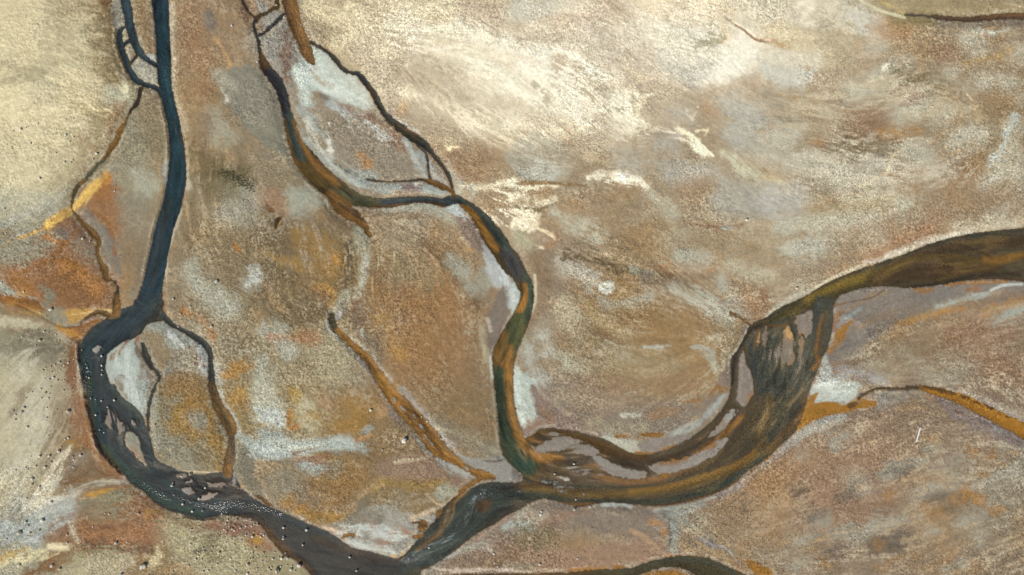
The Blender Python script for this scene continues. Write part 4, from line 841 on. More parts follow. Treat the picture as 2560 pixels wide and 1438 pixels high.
L(6,[(500,1085,6),(560,1100,8),(640,1140,7),(680,1180,6)],'c6aa90',.85,soft=3,grain=.3)
L(6,[(780,1050,8),(860,1040,6),(940,1210,8),(1060,1090,8),(1140,1140,6)],'a47658',.7,soft=6,grain=.5,streak=.5)
L(6,[(700,1040,24),(900,1000,30),(820,960,16)],'837c6c',.7,soft=9,grain=.4,streak=.4)
L(6,[(1330,950,8),(1230,990,8),(1160,1020,8),(1190,1040,6)],'bca88c',.9,soft=3,grain=.3)
LP(6,[(1300,1020),(1330,990),(1360,1010),(1340,1060),(1300,1050)],'8c8680',.95,soft=4)
L(6,[(1280,840,6),(1400,920,5),(1500,840,6),(1560,790,6)],'b09c80',.8,soft=3,grain=.5)
L(6,[(1020,1310,5),(1100,1290,10),(1180,1240,10)],'c09a5c',.9,soft=4)
L(6,[(1100,1270,8),(1170,1220,8)],'d0c0a0',.8,soft=4)
LP(6,[(1420,420),(1520,440),(1680,540),(1860,560),(1890,540),(1760,440),(1560,330),(1400,260),(1320,240),(1300,300)],'867e6c',.7,soft=10,grain=.6)
L(6,[(1100,50,16),(1200,160,14),(1300,270,14),(1400,400,20),(1480,470,24)],'98928a',.85,soft=6,grain=.5)
L(6,[(1340,330,14),(1500,360,14),(1650,420,12),(1800,520,10)],'aaa48c',.7,soft=6,grain=.8,streak=.6)
LP(6,[(1420,510),(1560,540),(1700,570),(1860,550),(1900,600),(1925,640),(1925,740),(1800,740),(1780,680),(1700,650),(1600,620),(1540,560)],'8c8a84',.95,soft=4,grain=.2,streak=.2,ang=10)
L(6,[(1700,580,4),(1800,585,5),(1880,565,4)],'5e5040',.8,soft=3)
LP(9,[(0,630),(40,660),(75,700),(60,735),(0,742)],'7a746e',.97,soft=2)
L(9,[(0,625,4),(50,660,5),(85,705,5),(70,735,4)],'9c8a78',.9,soft=2)
L(6,[(950,100,12),(1000,200,16),(1100,310,14),(1200,390,12),(1290,500,10)],'887a70',.9,soft=5,grain=.4)
L(6,[(1190,400,6),(1250,460,8),(1320,530,6)],'a8acb0',.9,soft=3,grain=.3)
L(6,[(930,230,14),(970,210,8),(960,130,10)],'a88458',.7,soft=7,grain=.5)
L(6,[(1100,300,30),(1180,380,40),(1240,470,30)],'7d6c50',.5,soft=14,grain=.8)
L(6,[(1300,60,60),(1500,150,100),(1650,300,80),(1720,150,60)],'84704f',.5,soft=34,grain=.8)
L(6,[(1790,0,8),(1800,200,10),(1830,400,12),(1870,520,10)],'93876f',.8,soft=4,grain=.6)
LP(6,[(1925,990),(1820,1060),(1700,1120),(1600,1190),(1500,1270),(1400,1340),(1320,1400),(1400,1425),(1700,1330),(1925,1200)],'8d8072',.85,soft=8,grain=.4,streak=.4,ang=-30)
L(6,[(1440,1310,16),(1560,1250,16),(1700,1220,20),(1760,1260,14)],'a8a89c',.85,soft=5,grain=.5,streak=.5)
L(6,[(1860,1090,12),(1917,1060,16)],'a6a89e',.8,soft=5,grain=.5)
L(6,[(1900,1000,8),(1800,1080,8),(1650,1180,10)],'a88470',.8,soft=4)
L(6,[(1500,1370,50),(1700,1340,60),(1850,1250,50)],'86694f',.7,soft=20,grain=.5)
L(6,[(1330,1390,6),(1500,1410,8),(1740,1405,7),(1925,1405,6)],'b8a898',.85,soft=3,grain=.3)

# ------------------------------------------------------------------ water outlines (signed distance, negative in the water)
WD = {}
ALL = np.full((NY, NX), 99., np.float32)
def wat(g, k, pts, poly=False, rough=1.0):
    if k: pts = tile(k, pts)
    w, D, A, C = (sdf_poly if poly else sdf_line)(pts, 34)
    D = D+rough*(3.4*W3[w]+2.6*(NF[w]-0.5)+4.0*W5[w])
    if g not in WD: WD[g] = np.full((NY, NX), 99., np.float32)
    WD[g][w] = np.minimum(WD[g][w], D)
def isl(g, k, pts, poly=True, rough=1.0):
    if k: pts = tile(k, pts)
    w, D, A, C = (sdf_poly if poly else sdf_line)(pts, 34)
    D = D+rough*(3.4*W3[w]+2.6*(NF[w]-0.5)+4.0*W5[w])
    WD[g][w] = np.maximum(WD[g][w], np.where(D < 33, -D, -99))
def ch(g, k, pts, col, rough=1.0, grow=1.0, **kw):
    """a narrow channel: water plus the colour of its bed"""
    wat(g, k, pts, False, rough)
    P = tile(k, pts) if k else pts
    paint(bed, 0, [(p[0], p[1], p[2]*grow+3) for p in P], col, 1.0, **{**dict(soft=3), **kw})

# --- left river with its blue upper reach
BL='2c3d4a'; BLD='2b3640'; TEAL='2c4a52'; CH='3f3c3a'
up=[(397,-260,30),(395,-110,24),(397,0,21),(404,100,18),(406,150,18.5),(408,200,17),(417,250,16),(429,300,16),(437,350,17),(440,400,21),(438,450,24),(433,480,24),(426,513,24),(410,563,23),(398,613,23.5),(388,663,24),(378,713,26),(371,750,32)]
ch('river',0,up,BL,rough=.7)
B(0,[(404,60,8),(410,150,8),(420,240,8),(432,320,9),(440,380,12),(440,430,12),(425,520,10)],'2c4852',.8,soft=9)
B(0,[(418,500,9),(402,570,8),(388,640,8),(372,710,8)],'403e3e',.75,soft=6,streak=.5,sl=120,sw=2)
B(0,[(438,520,4),(420,600,5),(406,670,5),(396,730,5)],'2a4650',.8,soft=6)
B(0,[(425,300,2),(455,370,2),(462,440,2),(448,520,2)],'5c4a3c',.5,soft=4)
LEFT=[(337,747),(330,762),(300,772),(277,782),(262,795),(245,805),(225,820),(208,838),(199,855),(194,870),(195,890),(200,920),(209,960),(213,993),(219,1026),(229,1060),(236,1093),(246,1120),(266,1146),(293,1176),(306,1189),(326,1213),(352,1229),(376,1253),(399,1269),(429,1282),(465,1292),(499,1299),(519,1299),(539,1293),(565,1291),(600,1296),(640,1306),(673,1349),(706,1389),(740,1405),(773,1438),(800,1500),(830,1700),(1120,1700),(1080,1520),(1052,1438),(1072,1422),(1105,1402),(1139,1379),(1172,1352),(1205,1329),(1238,1312),(1265,1292),(1300,1276),(1330,1256),(1363,1249),(1396,1256),(1446,1268),(1513,1259),(1579,1263),(1646,1269),(1712,1259),(1762,1246),(1812,1226),(1845,1206),(1875,1176),(1920,1149),(1947,1120),(1983,1088),(2000,1060),(2015,1020),(2028,975),(2040,940),(2055,905),(2072,870),(2085,820),(2086,780),(2097,743),(2120,733),(2153,722),(2187,717),(2237,717),(2287,720),(2337,715),(2387,707),(2437,700),(2487,698),(2559,703),(2700,720),(2700,560),(2559,570),(2503,575),(2437,583),(2370,597),(2320,613),(2270,633),(2220,650),(2153,673),(2087,700),(2047,722),(2003,747),(1953,770),(1920,793),(1897,802),(1877,813),(1868,830),(1860,847),(1843,880),(1829,897),(1829,959),(1825,993),(1812,1018),(1790,1046),(1765,1068),(1735,1092),(1705,1108),(1679,1122),(1646,1133),(1612,1140),(1579,1134),(1546,1118),(1513,1100),(1479,1090),(1446,1082),(1413,1076),(1380,1071),(1350,1074),(1335,1086),(1318,1094),(1300,1100),(1290,1090),(1277,1159),(1290,1172),(1306,1190),(1305,1203),(1280,1208),(1228,1207),(1205,1211),(1179,1223),(1149,1236),(1122,1256),(1102,1279),(1089,1302),(1069,1322),(1039,1356),(1022,1376),(1006,1392),(986,1399),(956,1391),(923,1381),(886,1374),(856,1356),(826,1336),(796,1322),(740,1299),(680,1271),(640,1253),(618,1239),(598,1216),(585,1196),(565,1189),(545,1183),(519,1186),(492,1189),(465,1183),(446,1178),(426,1169),(399,1159),(382,1140),(377,1116),(369,1086),(362,1070),(356,1046),(342,1026),(319,1007),(299,990),(283,963),(274,960),(267,947),(260,923),(262,900),(267,883),(284,870),(310,853),(329,848),(354,830),(364,813),(387,805),(404,803),(408,790),(404,770),(403,747)]
wat('river',0,LEFT,True,.8)
BP(0,[(337,740),(277,782),(199,855),(200,960),(246,1120),(352,1229),(499,1299),(640,1306),(800,1500),(1120,1700),(1052,1438),(986,1399),(640,1253),(385,1140),(274,960),(329,848),(404,800),(403,747)],'30383f',1,soft=14)
B(0,[(372,745,14),(350,790,20),(300,810,20),(262,830,16)],'37424c',.9,soft=14,streak=.5,ang=-35)
B(0,[(384,770,10),(380,800,14),(350,825,10),(330,845,8)],'57504a',.9,soft=14)
B(0,[(399,740,3),(402,770,4),(392,795,8),(375,812,8)],'6e5a44',.8,soft=8)
B(0,[(212,860,8),(208,900,10),(216,950,10),(226,1000,12),(236,1050,12),(246,1090,10)],'253a40',.9,soft=8,streak=.3,sl=60)
B(0,[(240,900,10),(245,960,12),(262,1010,16),(300,1040,24),(340,1070,16),(362,1110,8)],'3e3c40',.95,soft=8,streak=.3)
B(0,[(218,950,3),(216,1000,4),(228,1060,4)],'4a4c30',.6,soft=5,grain=.6)
B(0,[(262,1120,8),(300,1165,10),(350,1215,10),(400,1250,10),(450,1275,12),(500,1287,10)],'3a4a40',.85,soft=8)
B(0,[(255,1115,3),(272,1145,4),(300,1178,4)],'5c5430',.8,soft=5)
B(0,[(270,1085,12),(310,1140,14),(360,1190,14),(410,1225,12)],'3a3838',.9,soft=8,streak=.4,sl=150,sw=3)
B(0,[(400,1190,14),(440,1230,16),(490,1260,12),(560,1260,14),(640,1280,14)],'2f3a40',.9,soft=10,streak=.3)
B(0,[(380,1130,6),(400,1170,12),(430,1180,6)],'3c3432',.9,soft=6)
B(0,[(440,1200,16),(500,1215,24),(570,1220,24),(600,1240,10)],'3d2f28',.92,soft=8)
B(0,[(560,1240,12),(620,1262,8),(680,1290,8)],'30302e',.8,soft=6,streak=.4)
B(0,[(620,1290,20),(700,1340,36),(790,1390,46),(900,1420,50),(980,1440,40)],'3e3832',.95,soft=16,streak=.25,sl=160,sw=5)
B(0,[(650,1262,8),(700,1290,10),(760,1320,10),(820,1350,10)],'2c3234',.85,soft=8)
B(0,[(780,1350,10),(840,1365,14),(900,1390,10),(960,1405,8)],'443628',.9,soft=9,streak=.3)
B(0,[(600,1300,8),(650,1325,14),(690,1370,14),(730,1402,12),(770,1440,14)],'6a4222',.92,soft=9)
B(0,[(570,1292,4),(610,1300,5)],'5c4228',.8,soft=5)
# --- lower reach going right
BP(0,[(1000,1700),(1000,1400),(1060,1340),(1100,1280),(1180,1210),(1420,1190),(1420,1280),(1300,1300),(1100,1420),(1100,1700)],'3d4440',1,soft=12)
B(0,[(1060,1400,16),(1120,1360,18),(1160,1310,18),(1190,1260,18),(1220,1230,14),(1260,1222,10)],'444c4a',.9,soft=9,streak=.4)
B(0,[(1130,1395,6),(1180,1355,10),(1230,1310,12),(1280,1270,10)],'454034',.9,soft=9,streak=.3)
B(6,[(1560,830,16),(1480,900,24),(1450,980,24),(1400,1060,24),(1380,1130,24),(1300,1190,20),(1200,1260,14)],'7a5a30',.95,soft=7,streak=.5,sl=80,sw=3)
B(6,[(1600,800,5),(1500,890,6),(1480,990,5),(1430,1080,5)],'b08c58',.9,soft=4,streak=.3)
B(6,[(1440,960,16),(1420,1050,12),(1370,1150,12)],'8c7a64',.7,soft=6,streak=.6,sl=60,sw=2.5)
B(6,[(1480,1270,6),(1600,1200,10),(1700,1130,8),(1800,1070,4)],'804c20',.9,soft=5)
B(6,[(1700,930,30),(1730,910,20)],'5c3f24',.8,soft=9,grain=.3)
B(6,[(1760,790,10),(1880,800,14)],'3a2f20',.7,soft=8)
B(6,[(1100,1330,10),(1060,1322,8),(1030,1330,6)],'6a4c30',.8,soft=7)
B(6,[(1280,1360,14),(1180,1400,12)],'304042',.7,soft=9)
# --- big curve
BP(0,[(1280,1100),(1420,1060),(1600,1130),(1780,1040),(1830,900),(1900,790),(2250,620),(2600,540),(2600,720),(2200,730),(2090,760),(2080,880),(2020,1040),(1930,1150),(1760,1260),(1500,1280),(1300,1290),(1280,1200)],'4f483e',1,soft=10)
B(9,[(100,560,20),(300,680,30),(600,740,40),(900,760,30),(1200,740,30)],'5e5348',.9,soft=12,grain=.3)
B(9,[(640,690,10),(760,730,12),(900,745,10),(1100,715,12),(1250,670,8),(1400,620,6)],'7a5a3c',.8,soft=7,grain=.3)
B(9,[(400,570,16),(600,600,20),(800,650,30),(1000,680,24),(1150,690,20)],'5f544b',.9,soft=8)
B(9,[(100,790,26),(300,810,30),(600,840,30),(900,830,26),(1200,800,24),(1450,730,22),(1650,660,20),(1800,580,18),(1925,470,14)],'6e5a2c',.95,soft=10,streak=.15)
B(9,[(0,790,10),(150,770,16),(300,770,14)],'4a3418',.9,soft=8)
B(9,[(0,850,30),(200,850,30),(380,870,14)],'39443f',.85,soft=12)
B(9,[(450,775,8),(700,780,9),(950,785,9),(1150,760,9),(1300,730,6)],'3a4038',.9,soft=6)
B(9,[(900,815,6),(1200,775,6),(1450,700,7),(1650,630,6),(1800,550,6),(1925,420,6)],'8a6c34',.8,soft=5,grain=.4)
B(9,[(500,890,12),(800,895,14),(1100,895,14),(1350,850,16),(1550,790,16),(1700,710,18),(1850,600,18),(1925,520,16)],'3a4540',.95,soft=7)
B(9,[(1550,780,6),(1700,700,8),(1850,590,9),(1925,510,9)],'2c444a',.8,soft=6)
B(9,[(330,890,5),(420,915,8),(560,910,7),(640,905,4)],'80562e',.95,soft=4)
B(9,[(900,918,4),(1100,932,7),(1280,908,8),(1400,875,8),(1560,825,7),(1700,745,6),(1800,660,6),(1925,570,6)],'865a30',.95,soft=3.5)
B(9,[(1240,910,6),(1290,935,8),(1300,970,3)],'865a30',.9,soft=3)
B(9,[(1300,700,20),(1500,600,30),(1650,480,40),(1780,330,50),(1880,160,50)],'54493a',.9,soft=14,streak=.25,sl=120)
B(9,[(1925,100,20),(1900,280,14),(1840,400,12),(1780,500,8)],'4c4430',.7,soft=9,streak=.3)
B(12,[(20,0,20),(30,150,24),(0,300,24),(-80,430,20)],'54482e',.85,soft=9,streak=.4,sl=90,sw=3)
B(12,[(110,0,40),(120,120,36),(90,260,26),(30,380,20),(-60,500,14)],'3e4541',.9,soft=12,streak=.3)
B(12,[(230,0,40),(220,100,36),(180,220,26),(110,320,18),(30,420,12)],'474b49',.9,soft=10,streak=.4,sl=90,sw=3)
B(12,[(10,150,5),(-5,280,5),(-60,400,5)],'7c6430',.8,soft=4)
B(12,[(310,80,12),(270,200,14),(200,310,10),(110,400,8),(30,490,6),(-20,530,5)],'6c4a26',.9,soft=7)
# inner arm and its orange margins
B(9,[(100,420,12),(200,380,12),(300,360,8),(400,375,10),(500,405,16),(600,440,24),(700,490,30),(800,530,30),(900,560,26),(1000,560,14)],'57421f',.95,soft=6,grain=.4)
B(9,[(140,420,24),(230,450,14)],'744a1c',.9,soft=5,streak=.6,sl=20,sw=4,ang=60)
B(9,[(680,560,20),(850,590,22),(1000,600,22),(1150,560,22),(1300,500,24),(1420,420,22),(1500,330,22),(1580,250,14),(1650,150,12),(1665,40,12)],'504539',.95,soft=6)
B(9,[(1740,250,10),(1700,290,16),(1640,340,18),(1600,390,16),(1480,470,12),(1380,530,8)],'80562c',.95,soft=4,grain=.2)
B(9,[(1120,680,10),(1160,690,10),(1200,590,8),(1240,580,6)],'88562a',.8,soft=5,grain=.3)
# upper right reach
B(11,[(0,980,20),(200,880,30),(400,800,30),(560,740,24),(800,650,30)],'46412c',.95,soft=10,grain=.2)
B(11,[(300,800,14),(500,710,18),(700,650,18),(880,600,14),(1000,560,8)],'75662f',.8,soft=9,grain=.25)
B(11,[(800,660,26),(1000,610,40),(1300,600,50),(1500,560,50),(1700,560,40)],'4f4030',.95,soft=12,grain=.15)
B(11,[(900,590,12),(1050,520,14),(1200,480,14),(1400,480,12),(1600,520,10),(1720,520,8)],'5f5030',.85,soft=8,grain=.2)
B(11,[(1650,500,10),(1760,510,12),(1850,490,12),(1917,470,10)],'84652e',.85,soft=7,grain=.2)
B(11,[(1640,440,6),(1720,490,8),(1800,520,10)],'6c5428',.7,soft=6)
B(11,[(1100,460,20),(1400,420,40),(1700,380,40),(1917,370,40)],'4a3d30',.95,soft=10)
B(11,[(1500,410,8),(1640,460,10),(1700,500,6)],'3a3026',.8,soft=6)
B(11,[(0,950,8),(380,730,6),(700,590,6),(1000,490,8),(1250,390,10),(1500,330,12),(1917,290,14)],'363a38',.9,soft=5)
B(11,[(1000,720,6),(1200,700,12),(1400,665,12),(1560,630,14),(1750,610,16),(1900,620,16)],'34302c',.9,soft=6)
B(11,[(1600,650,6),(1800,660,8),(1917,660,8)],'6c4830',.7,soft=4)
B(11,[(1300,660,12),(1500,590,12),(1700,570,10)],'6a5832',.6,soft=8)
# delta
BP(11,[(0,1000),(120,960),(200,930),(350,860),(380,780),(500,800),(500,900),(490,1100),(430,1250),(350,1400),(320,1500),(-120,1500),(-130,1250),(-100,1050)],'474a49',.97,soft=7,streak=0)
B(11,[(390,830,20),(360,980,20),(330,1100,26),(270,1250,40),(200,1400,50)],'4b5254',.9,soft=6,streak=.5,sl=60,sw=3.5)
B(11,[(60,980,10),(20,1100,20),(30,1300,40),(40,1430,50)],'3e4244',.9,soft=7,streak=.5,sl=60,sw=3.5)
B(11,[(450,900,14),(440,1050,20),(400,1180,20),(340,1320,12)],'5a4c3a',.85,soft=8,streak=.5,sl=50,sw=4)
B(11,[(420,930,4),(400,1000,6),(370,1220,5),(400,1260,8),(350,1330,6)],'7c5a34',.85,soft=4,grain=.4)
B(11,[(0,1010,14),(60,1000,12),(120,1010,8),(200,960,8),(240,930,6)],'5c4428',.85,soft=5)
B(8,[(1860,1010,10),(1840,1100,14),(1830,1200,12)],'6a4a24',.8,soft=5,streak=.4)
B(8,[(1780,1100,10),(1800,1200,14),(1830,1300,20),(1870,1400,20)],'3c4650',.9,soft=6,streak=.4)
B(8,[(1880,1000,12),(1800,1030,14),(1740,1120,10),(1680,1230,14),(1660,1430,14)],'33302c',.95,soft=5)
for i in range(26):
    q = random.Random(i*7+1); u0 = -60+i*16+q.uniform(-8, 8)
    B(11,[(u0+60,1010+q.uniform(0,80),2),(u0+20,1180,3),(u0-10+q.uniform(-20,20),1330,2.5),(u0-20,1440+q.uniform(0,200),1.5)],q.choice(['2b2e30','2f3234','5c625f','66625a']),.6,soft=2.2,wob=1.5)
# islands (dry)
def island(k, pts, col, low=True, **kw):
    isl('river', k, pts, True, 1.9); paint(land, k, pts, col, 1.0, poly=True, **{**dict(soft=6), **kw}); LOWP.append((k, pts, True))
LOWP = []
GB='86807a'
island(2,[(700,1160),(730,1148),(738,1180),(712,1222),(688,1195)],'8c8c90')
island(3,[(940,370),(1000,375),(1040,430),(1060,500),(1075,560),(1100,632),(1040,592),(980,520),(930,450)],'8a8878')
L(3,[(1000,520,24),(1060,570,10)],'9c7458',.85,soft=6,grain=.3)
L(3,[(940,380,5),(935,450,5),(1000,540,4),(1080,610,4)],'b0977c',.9,soft=2)
island(3,[(872,302),(900,300),(908,340),(903,385),(880,368)],'9a8a76')
island(3,[(785,255),(800,250),(820,300),(838,350),(810,340),(782,300)],'857a70')
island(3,[(1360,795),(1420,790),(1455,820),(1430,838),(1380,822)],'8c8684')
island(3,[(1490,870),(1560,830),(1640,825),(1600,855),(1520,885)],'9a8c80')
island(3,[(1390,745),(1430,730),(1440,745),(1410,752)],'8c8684')
island(3,[(1300,690),(1370,680),(1400,700),(1340,715)],'8a7e78')
island(3,[(1560,770),(1640,740),(1680,762),(1620,785)],'84736a')
island(3,[(1740,700),(1762,735),(1755,765),(1735,740)],'88868c')
island(9,[(605,545),(680,555),(740,590),(820,625),(900,650),(1020,662),(1010,705),(970,722),(870,720),(780,695),(720,670),(660,625)],'8a847c')
L(9,[(940,690,4),(980,692,4)],'8c6040',.7,soft=3)
island(9,[(1028,625),(1130,590),(1220,575),(1320,555),(1440,490),(1560,420),(1620,398),(1634,430),(1590,490),(1500,560),(1400,615),(1250,665),(1150,680),(1110,695),(1060,665)],'8b847c')
L(9,[(1130,600,6),(1200,585,8),(1250,580,5),(1420,500,10),(1520,450,10)],'8f6440',.8,soft=5,grain=.5)
island(9,[(180,485),(290,420),(400,402),(500,420),(538,440),(440,480),(340,518),(210,512)],'877f76')
island(9,[(450,512),(540,465),(600,475),(662,515),(600,545),(500,538)],'8a8078')
island(9,[(280,375),(330,360),(375,375),(320,395)],'8a8076')
island(9,[(330,700),(400,705),(450,735),(390,735)],'b0aca4')
island(9,[(1480,395),(1560,310),(1640,210),(1665,190),(1690,220),(1675,260),(1620,320),(1560,385),(1480,412)],'8b827a')
L(9,[(1600,290,10),(1560,340,8)],'94846c',.8,soft=6,streak=.5)
L(9,[(1640,260,16),(1660,230,12)],'90949a',.9,soft=6)
island(9,[(1690,215),(1715,190),(1705,235)],'90949a')
isl('river',8,[(1705,1265),(1745,1180),(1760,1290),(1780,1320),(1805,1380),(1820,1500),(1800,1540),(1750,1620),(1690,1560),(1700,1400)],True)
LP(8,[(1690,1265),(1745,1160),(1770,1290),(1790,1320),(1815,1380),(1840,1500),(1820,1560),(1750,1640),(1680,1560),(1690,1400)],'877c72',1,soft=3)
L(9,[(1790,90,10),(1770,170,8),(1820,50,6)],'a06c34',.8,soft=4)
LOWP.append((8,[(1705,1265),(1745,1180),(1805,1380),(1820,1500),(1750,1620),(1700,1400)],True))
island(11,[(215,945),(330,882),(342,900),(335,1040),(290,1100),(270,1065),(235,1080),(222,1010)],'84796e')
L(11,[(250,1060,10),(280,1080,8)],'a8703c',.7,soft=4,grain=.5)
island(11,[(125,1050),(170,990),(180,1040),(200,1100),(205,1190),(215,1270),(160,1310),(140,1230),(125,1130)],'8c7358',grain=.2)
island(11,[(235,1120),(275,1080),(280,1180),(262,1250),(240,1240)],'8a7258')
L(11,[(150,1010,6),(170,1080,6)],'c09860',.8,soft=4,grain=.6)
island(8,[(1840,1120),(1850,1080),(1868,1040),(1862,1110),(1850,1150)],'aa8a5c')
island(8,[(1880,1100),(1895,1040),(1915,1000),(1917,1080),(1900,1160)],'7c6e60')
isl('river',9,[(0,742),(0,630),(40,658),(78,700),(62,737)],True)
# side channels of the left river
ch('river',0,[(310,-110,16),(308,-40,14),(310,0,12.5),(318,40,11.5),(322,65,12),(328,90,10.5),(338,115,10),(347,130,9),(358,143,6.5),(372,152,5.5),(390,162,7)],'3d4852')
ch('river',0,[(306,66,4),(297,76,7),(294,100,8),(301,125,8),(311,150,8),(318,170,8),(330,190,9),(347,205,7.5),(372,213,6.5),(392,222,7),(401,240,5)],'38444e')
ch('river',0,[(322,100,5),(309,107,4),(302,116,4)],'3d4852')
ch('river',0,[(340,135,4),(330,148,4),(320,160,4)],'4c4642')
ch('river',0,[(404,790,7),(424,810,6),(441,820,4.5),(467,833,6.5),(494,850,8),(514,867,8),(522,883,7),(524,914,7),(526,960,10),(535,993,11),(545,1020,14),(562,1046,16),(575,1073,15),(576,1093,8),(576,1120,10),(572,1143,11.5),(566,1173,13),(568,1196,11)],'454440')
B(0,[(524,960,6),(530,985,10),(545,1020,16),(562,1046,19),(577,1075,18),(579,1092,6)],'8c6428',.95,soft=5)
B(0,[(540,1010,4),(560,1045,6),(572,1072,8)],'5f5228',.8,soft=6)
B(0,[(572,1105,10),(571,1140,14),(564,1175,15),(568,1190,8)],'8c6428',.95,soft=4)
B(0,[(577,1095,4),(577,1130,4),(571,1160,3)],'454a48',.9,soft=4)
ch('stream',0,[(352,860,4),(362,890,9),(374,915,6),(390,933,4.5),(395,947,3.2),(386,962,3),(376,987,4),(369,1013,4),(366,1046,4),(367,1076,4)],'4a4540')
# orange rill on the left margin
OR='956428'
ch('stream',0,[(349,219,5),(343,243,5),(335,262,5),(323,275,3.5),(312,298,2.2),(308,308,4),(300,320,6.5),(284,354,7.5),(268,380,6.5),(256,398,4),(243,408,3.5),(226,428,4),(210,446,5),(190,464,5.5),(180,487,4.5),(175,520,2.6),(184,533,2.2),(204,557,5),(228,583,8.5),(242,600,6.5),(239,627,3),(246,653,5),(256,673,9),(261,696,5),(280,702,1.7),(290,718,2.6),(287,743,8),(287,768,9),(284,785,9)],OR)
B(0,[(349,215,8),(336,262,7),(322,278,6)],'3c3024',.95,soft=4)
B(0,[(250,402,4),(228,428,5),(212,446,3)],'5c6458',.9,soft=3)
B(0,[(190,466,6),(180,490,6)],'5a4c30',.9,soft=4)
B(0,[(278,700,4),(291,718,5),(290,730,6)],'3c3830',.95,soft=4)
ch('stream',0,[(272,790,6),(248,781,6.5),(226,786,5),(210,797,3),(198,806,1.5)],OR)
# --- middle river
MR='56482a'
mid=[(648,-110,9),(640,0,4)]
ch('river',0,[(712,-200,30),(718,-60,22),(722,0,19),(730,33,18),(738,67,17),(756,100,15.5),(767,133,14),(777,150,8),(782,158,3)],'7e5838',rough=.8)
B(0,[(704,0,8),(712,20,4)],'5c4430',.8,soft=6)
ch('river',0,[(655,-110,6),(692,5,4),(684,16,4),(664,30,3.5),(644,38,5),(634,52,5),(633,66,4),(640,90,5),(645,110,5.5),(648,130,6),(654,150,10),(663,168,13),(680,190,15),(697,214,14),(707,247,13),(713,274,12.5),(722,300,14),(729,334,17),(739,362,19),(757,392,26),(782,424,28),(812,454,29),(842,476,27),(874,493,20),(907,502,15),(940,506,13),(974,506,12),(1007,502,10),(1040,498,8.5),(1074,500,9),(1107,506,10),(1127,500,12),(1145,499,11),(1160,508,11),(1187,529,14),(1212,560,21),(1235,595,26),(1257,627,25),(1276,655,27),(1296,682,20),(1308,705,20),(1318,730,17),(1316,757,18),(1305,790,22),(1290,820,25),(1278,845,27),(1262,885,29),(1258,920,26),(1260,960,24),(1264,1010,23),(1270,1050,25),(1278,1090,29),(1290,1125,34),(1312,1152,32),(1350,1175,30)],MR)
ch('river',0,[(708,32,3.5),(696,45,5),(683,57,5),(662,76,4.5),(645,86,5)],'3a3e46')
ch('river',0,[(633,40,3),(618,25,3),(606,5,3),(600,-20,3)],'4c3c34')
B(0,[(634,52,8),(640,90,6),(650,130,4)],'384048',.9,soft=4)
B(0,[(652,140,12),(660,165,10)],'5c4426',.9,soft=7)
B(0,[(675,185,14),(697,214,17),(707,247,16),(713,276,14)],'32343a',.95,soft=8,grain=.2)
B(0,[(718,290,8),(726,330,9),(738,365,10),(752,395,8)],'3a4a4c',.9,soft=9)
B(0,[(706,300,5),(712,340,7),(720,375,8),(712,390,6),(740,410,10),(765,440,10)],'866024',.85,soft=6)
B(0,[(735,300,4),(748,345,5),(775,390,9),(808,430,12),(840,462,8)],'8e6428',.9,soft=7)
B(0,[(760,420,14),(800,458,14),(840,486,10)],'5c4a20',.9,soft=9)
B(0,[(830,480,14),(870,495,14),(905,504,14),(950,508,12)],'56563c',.9,soft=9)
B(0,[(960,507,12),(1030,500,11),(1080,500,9),(1127,502,14),(1148,500,12)],'3a464e',.95,soft=8)
B(0,[(930,518,4),(1060,506,3),(1090,510,4),(1110,514,3)],'7a4c24',.7,soft=4)
B(0,[(1152,498,9),(1190,518,10),(1222,556,11),(1246,592,11),(1272,628,12)],'303c38',.95,soft=5)
BP(0,[(1147,512),(1166,512),(1190,532),(1212,566),(1236,600),(1250,624),(1238,632),(1222,612),(1202,580),(1182,545),(1160,530)],'94602a',.97,soft=4)
B(0,[(1262,630,12),(1285,660,20),(1298,690,16)],'45454a',.95,soft=7)
B(0,[(1318,685,10),(1328,720,12),(1322,760,12),(1308,800,14)],'3a4840',.92,soft=6)
B(0,[(1312,712,5),(1314,740,6),(1304,770,9),(1290,790,9)],'90642c',.95,soft=4)
B(0,[(1295,800,14),(1284,840,18),(1275,880,16)],'4d5136',.9,soft=8,grain=.3)
B(0,[(1258,840,12),(1246,880,14),(1250,920,12),(1262,940,8)],'806028',.92,soft=8)
B(0,[(1275,870,8),(1272,920,12),(1272,970,12),(1272,1020,10),(1284,1060,10),(1300,1100,12),(1310,1130,10)],'90682a',.92,soft=8)
B(0,[(1246,930,8),(1249,980,8),(1255,1040,9),(1264,1090,12),(1282,1130,16),(1300,1155,18),(1325,1172,14)],'424e3a',.9,soft=9,grain=.3)
B(0,[(1300,1160,12),(1320,1172,12)],'34504a',.6,soft=9,grain=.3)
BP(9,[(40,340),(100,420),(110,480),(180,515),(370,540),(380,590),(260,600),(180,580),(100,500),(40,440),(10,360)],'92682a',.95,soft=7)
B(9,[(250,640,20),(380,620,20),(330,680,16),(200,690,20)],'60523e',.9,soft=8,grain=.6)
# orange wedge
ch('stream',0,[(822,484,8),(840,505,16),(868,527,17),(892,547,13),(908,560,9),(918,577,6),(924,590,3)],'7c5828',rough=2)
B(0,[(850,510,5),(880,530,4),(902,545,6)],'50341a',.8,soft=4,grain=.6)
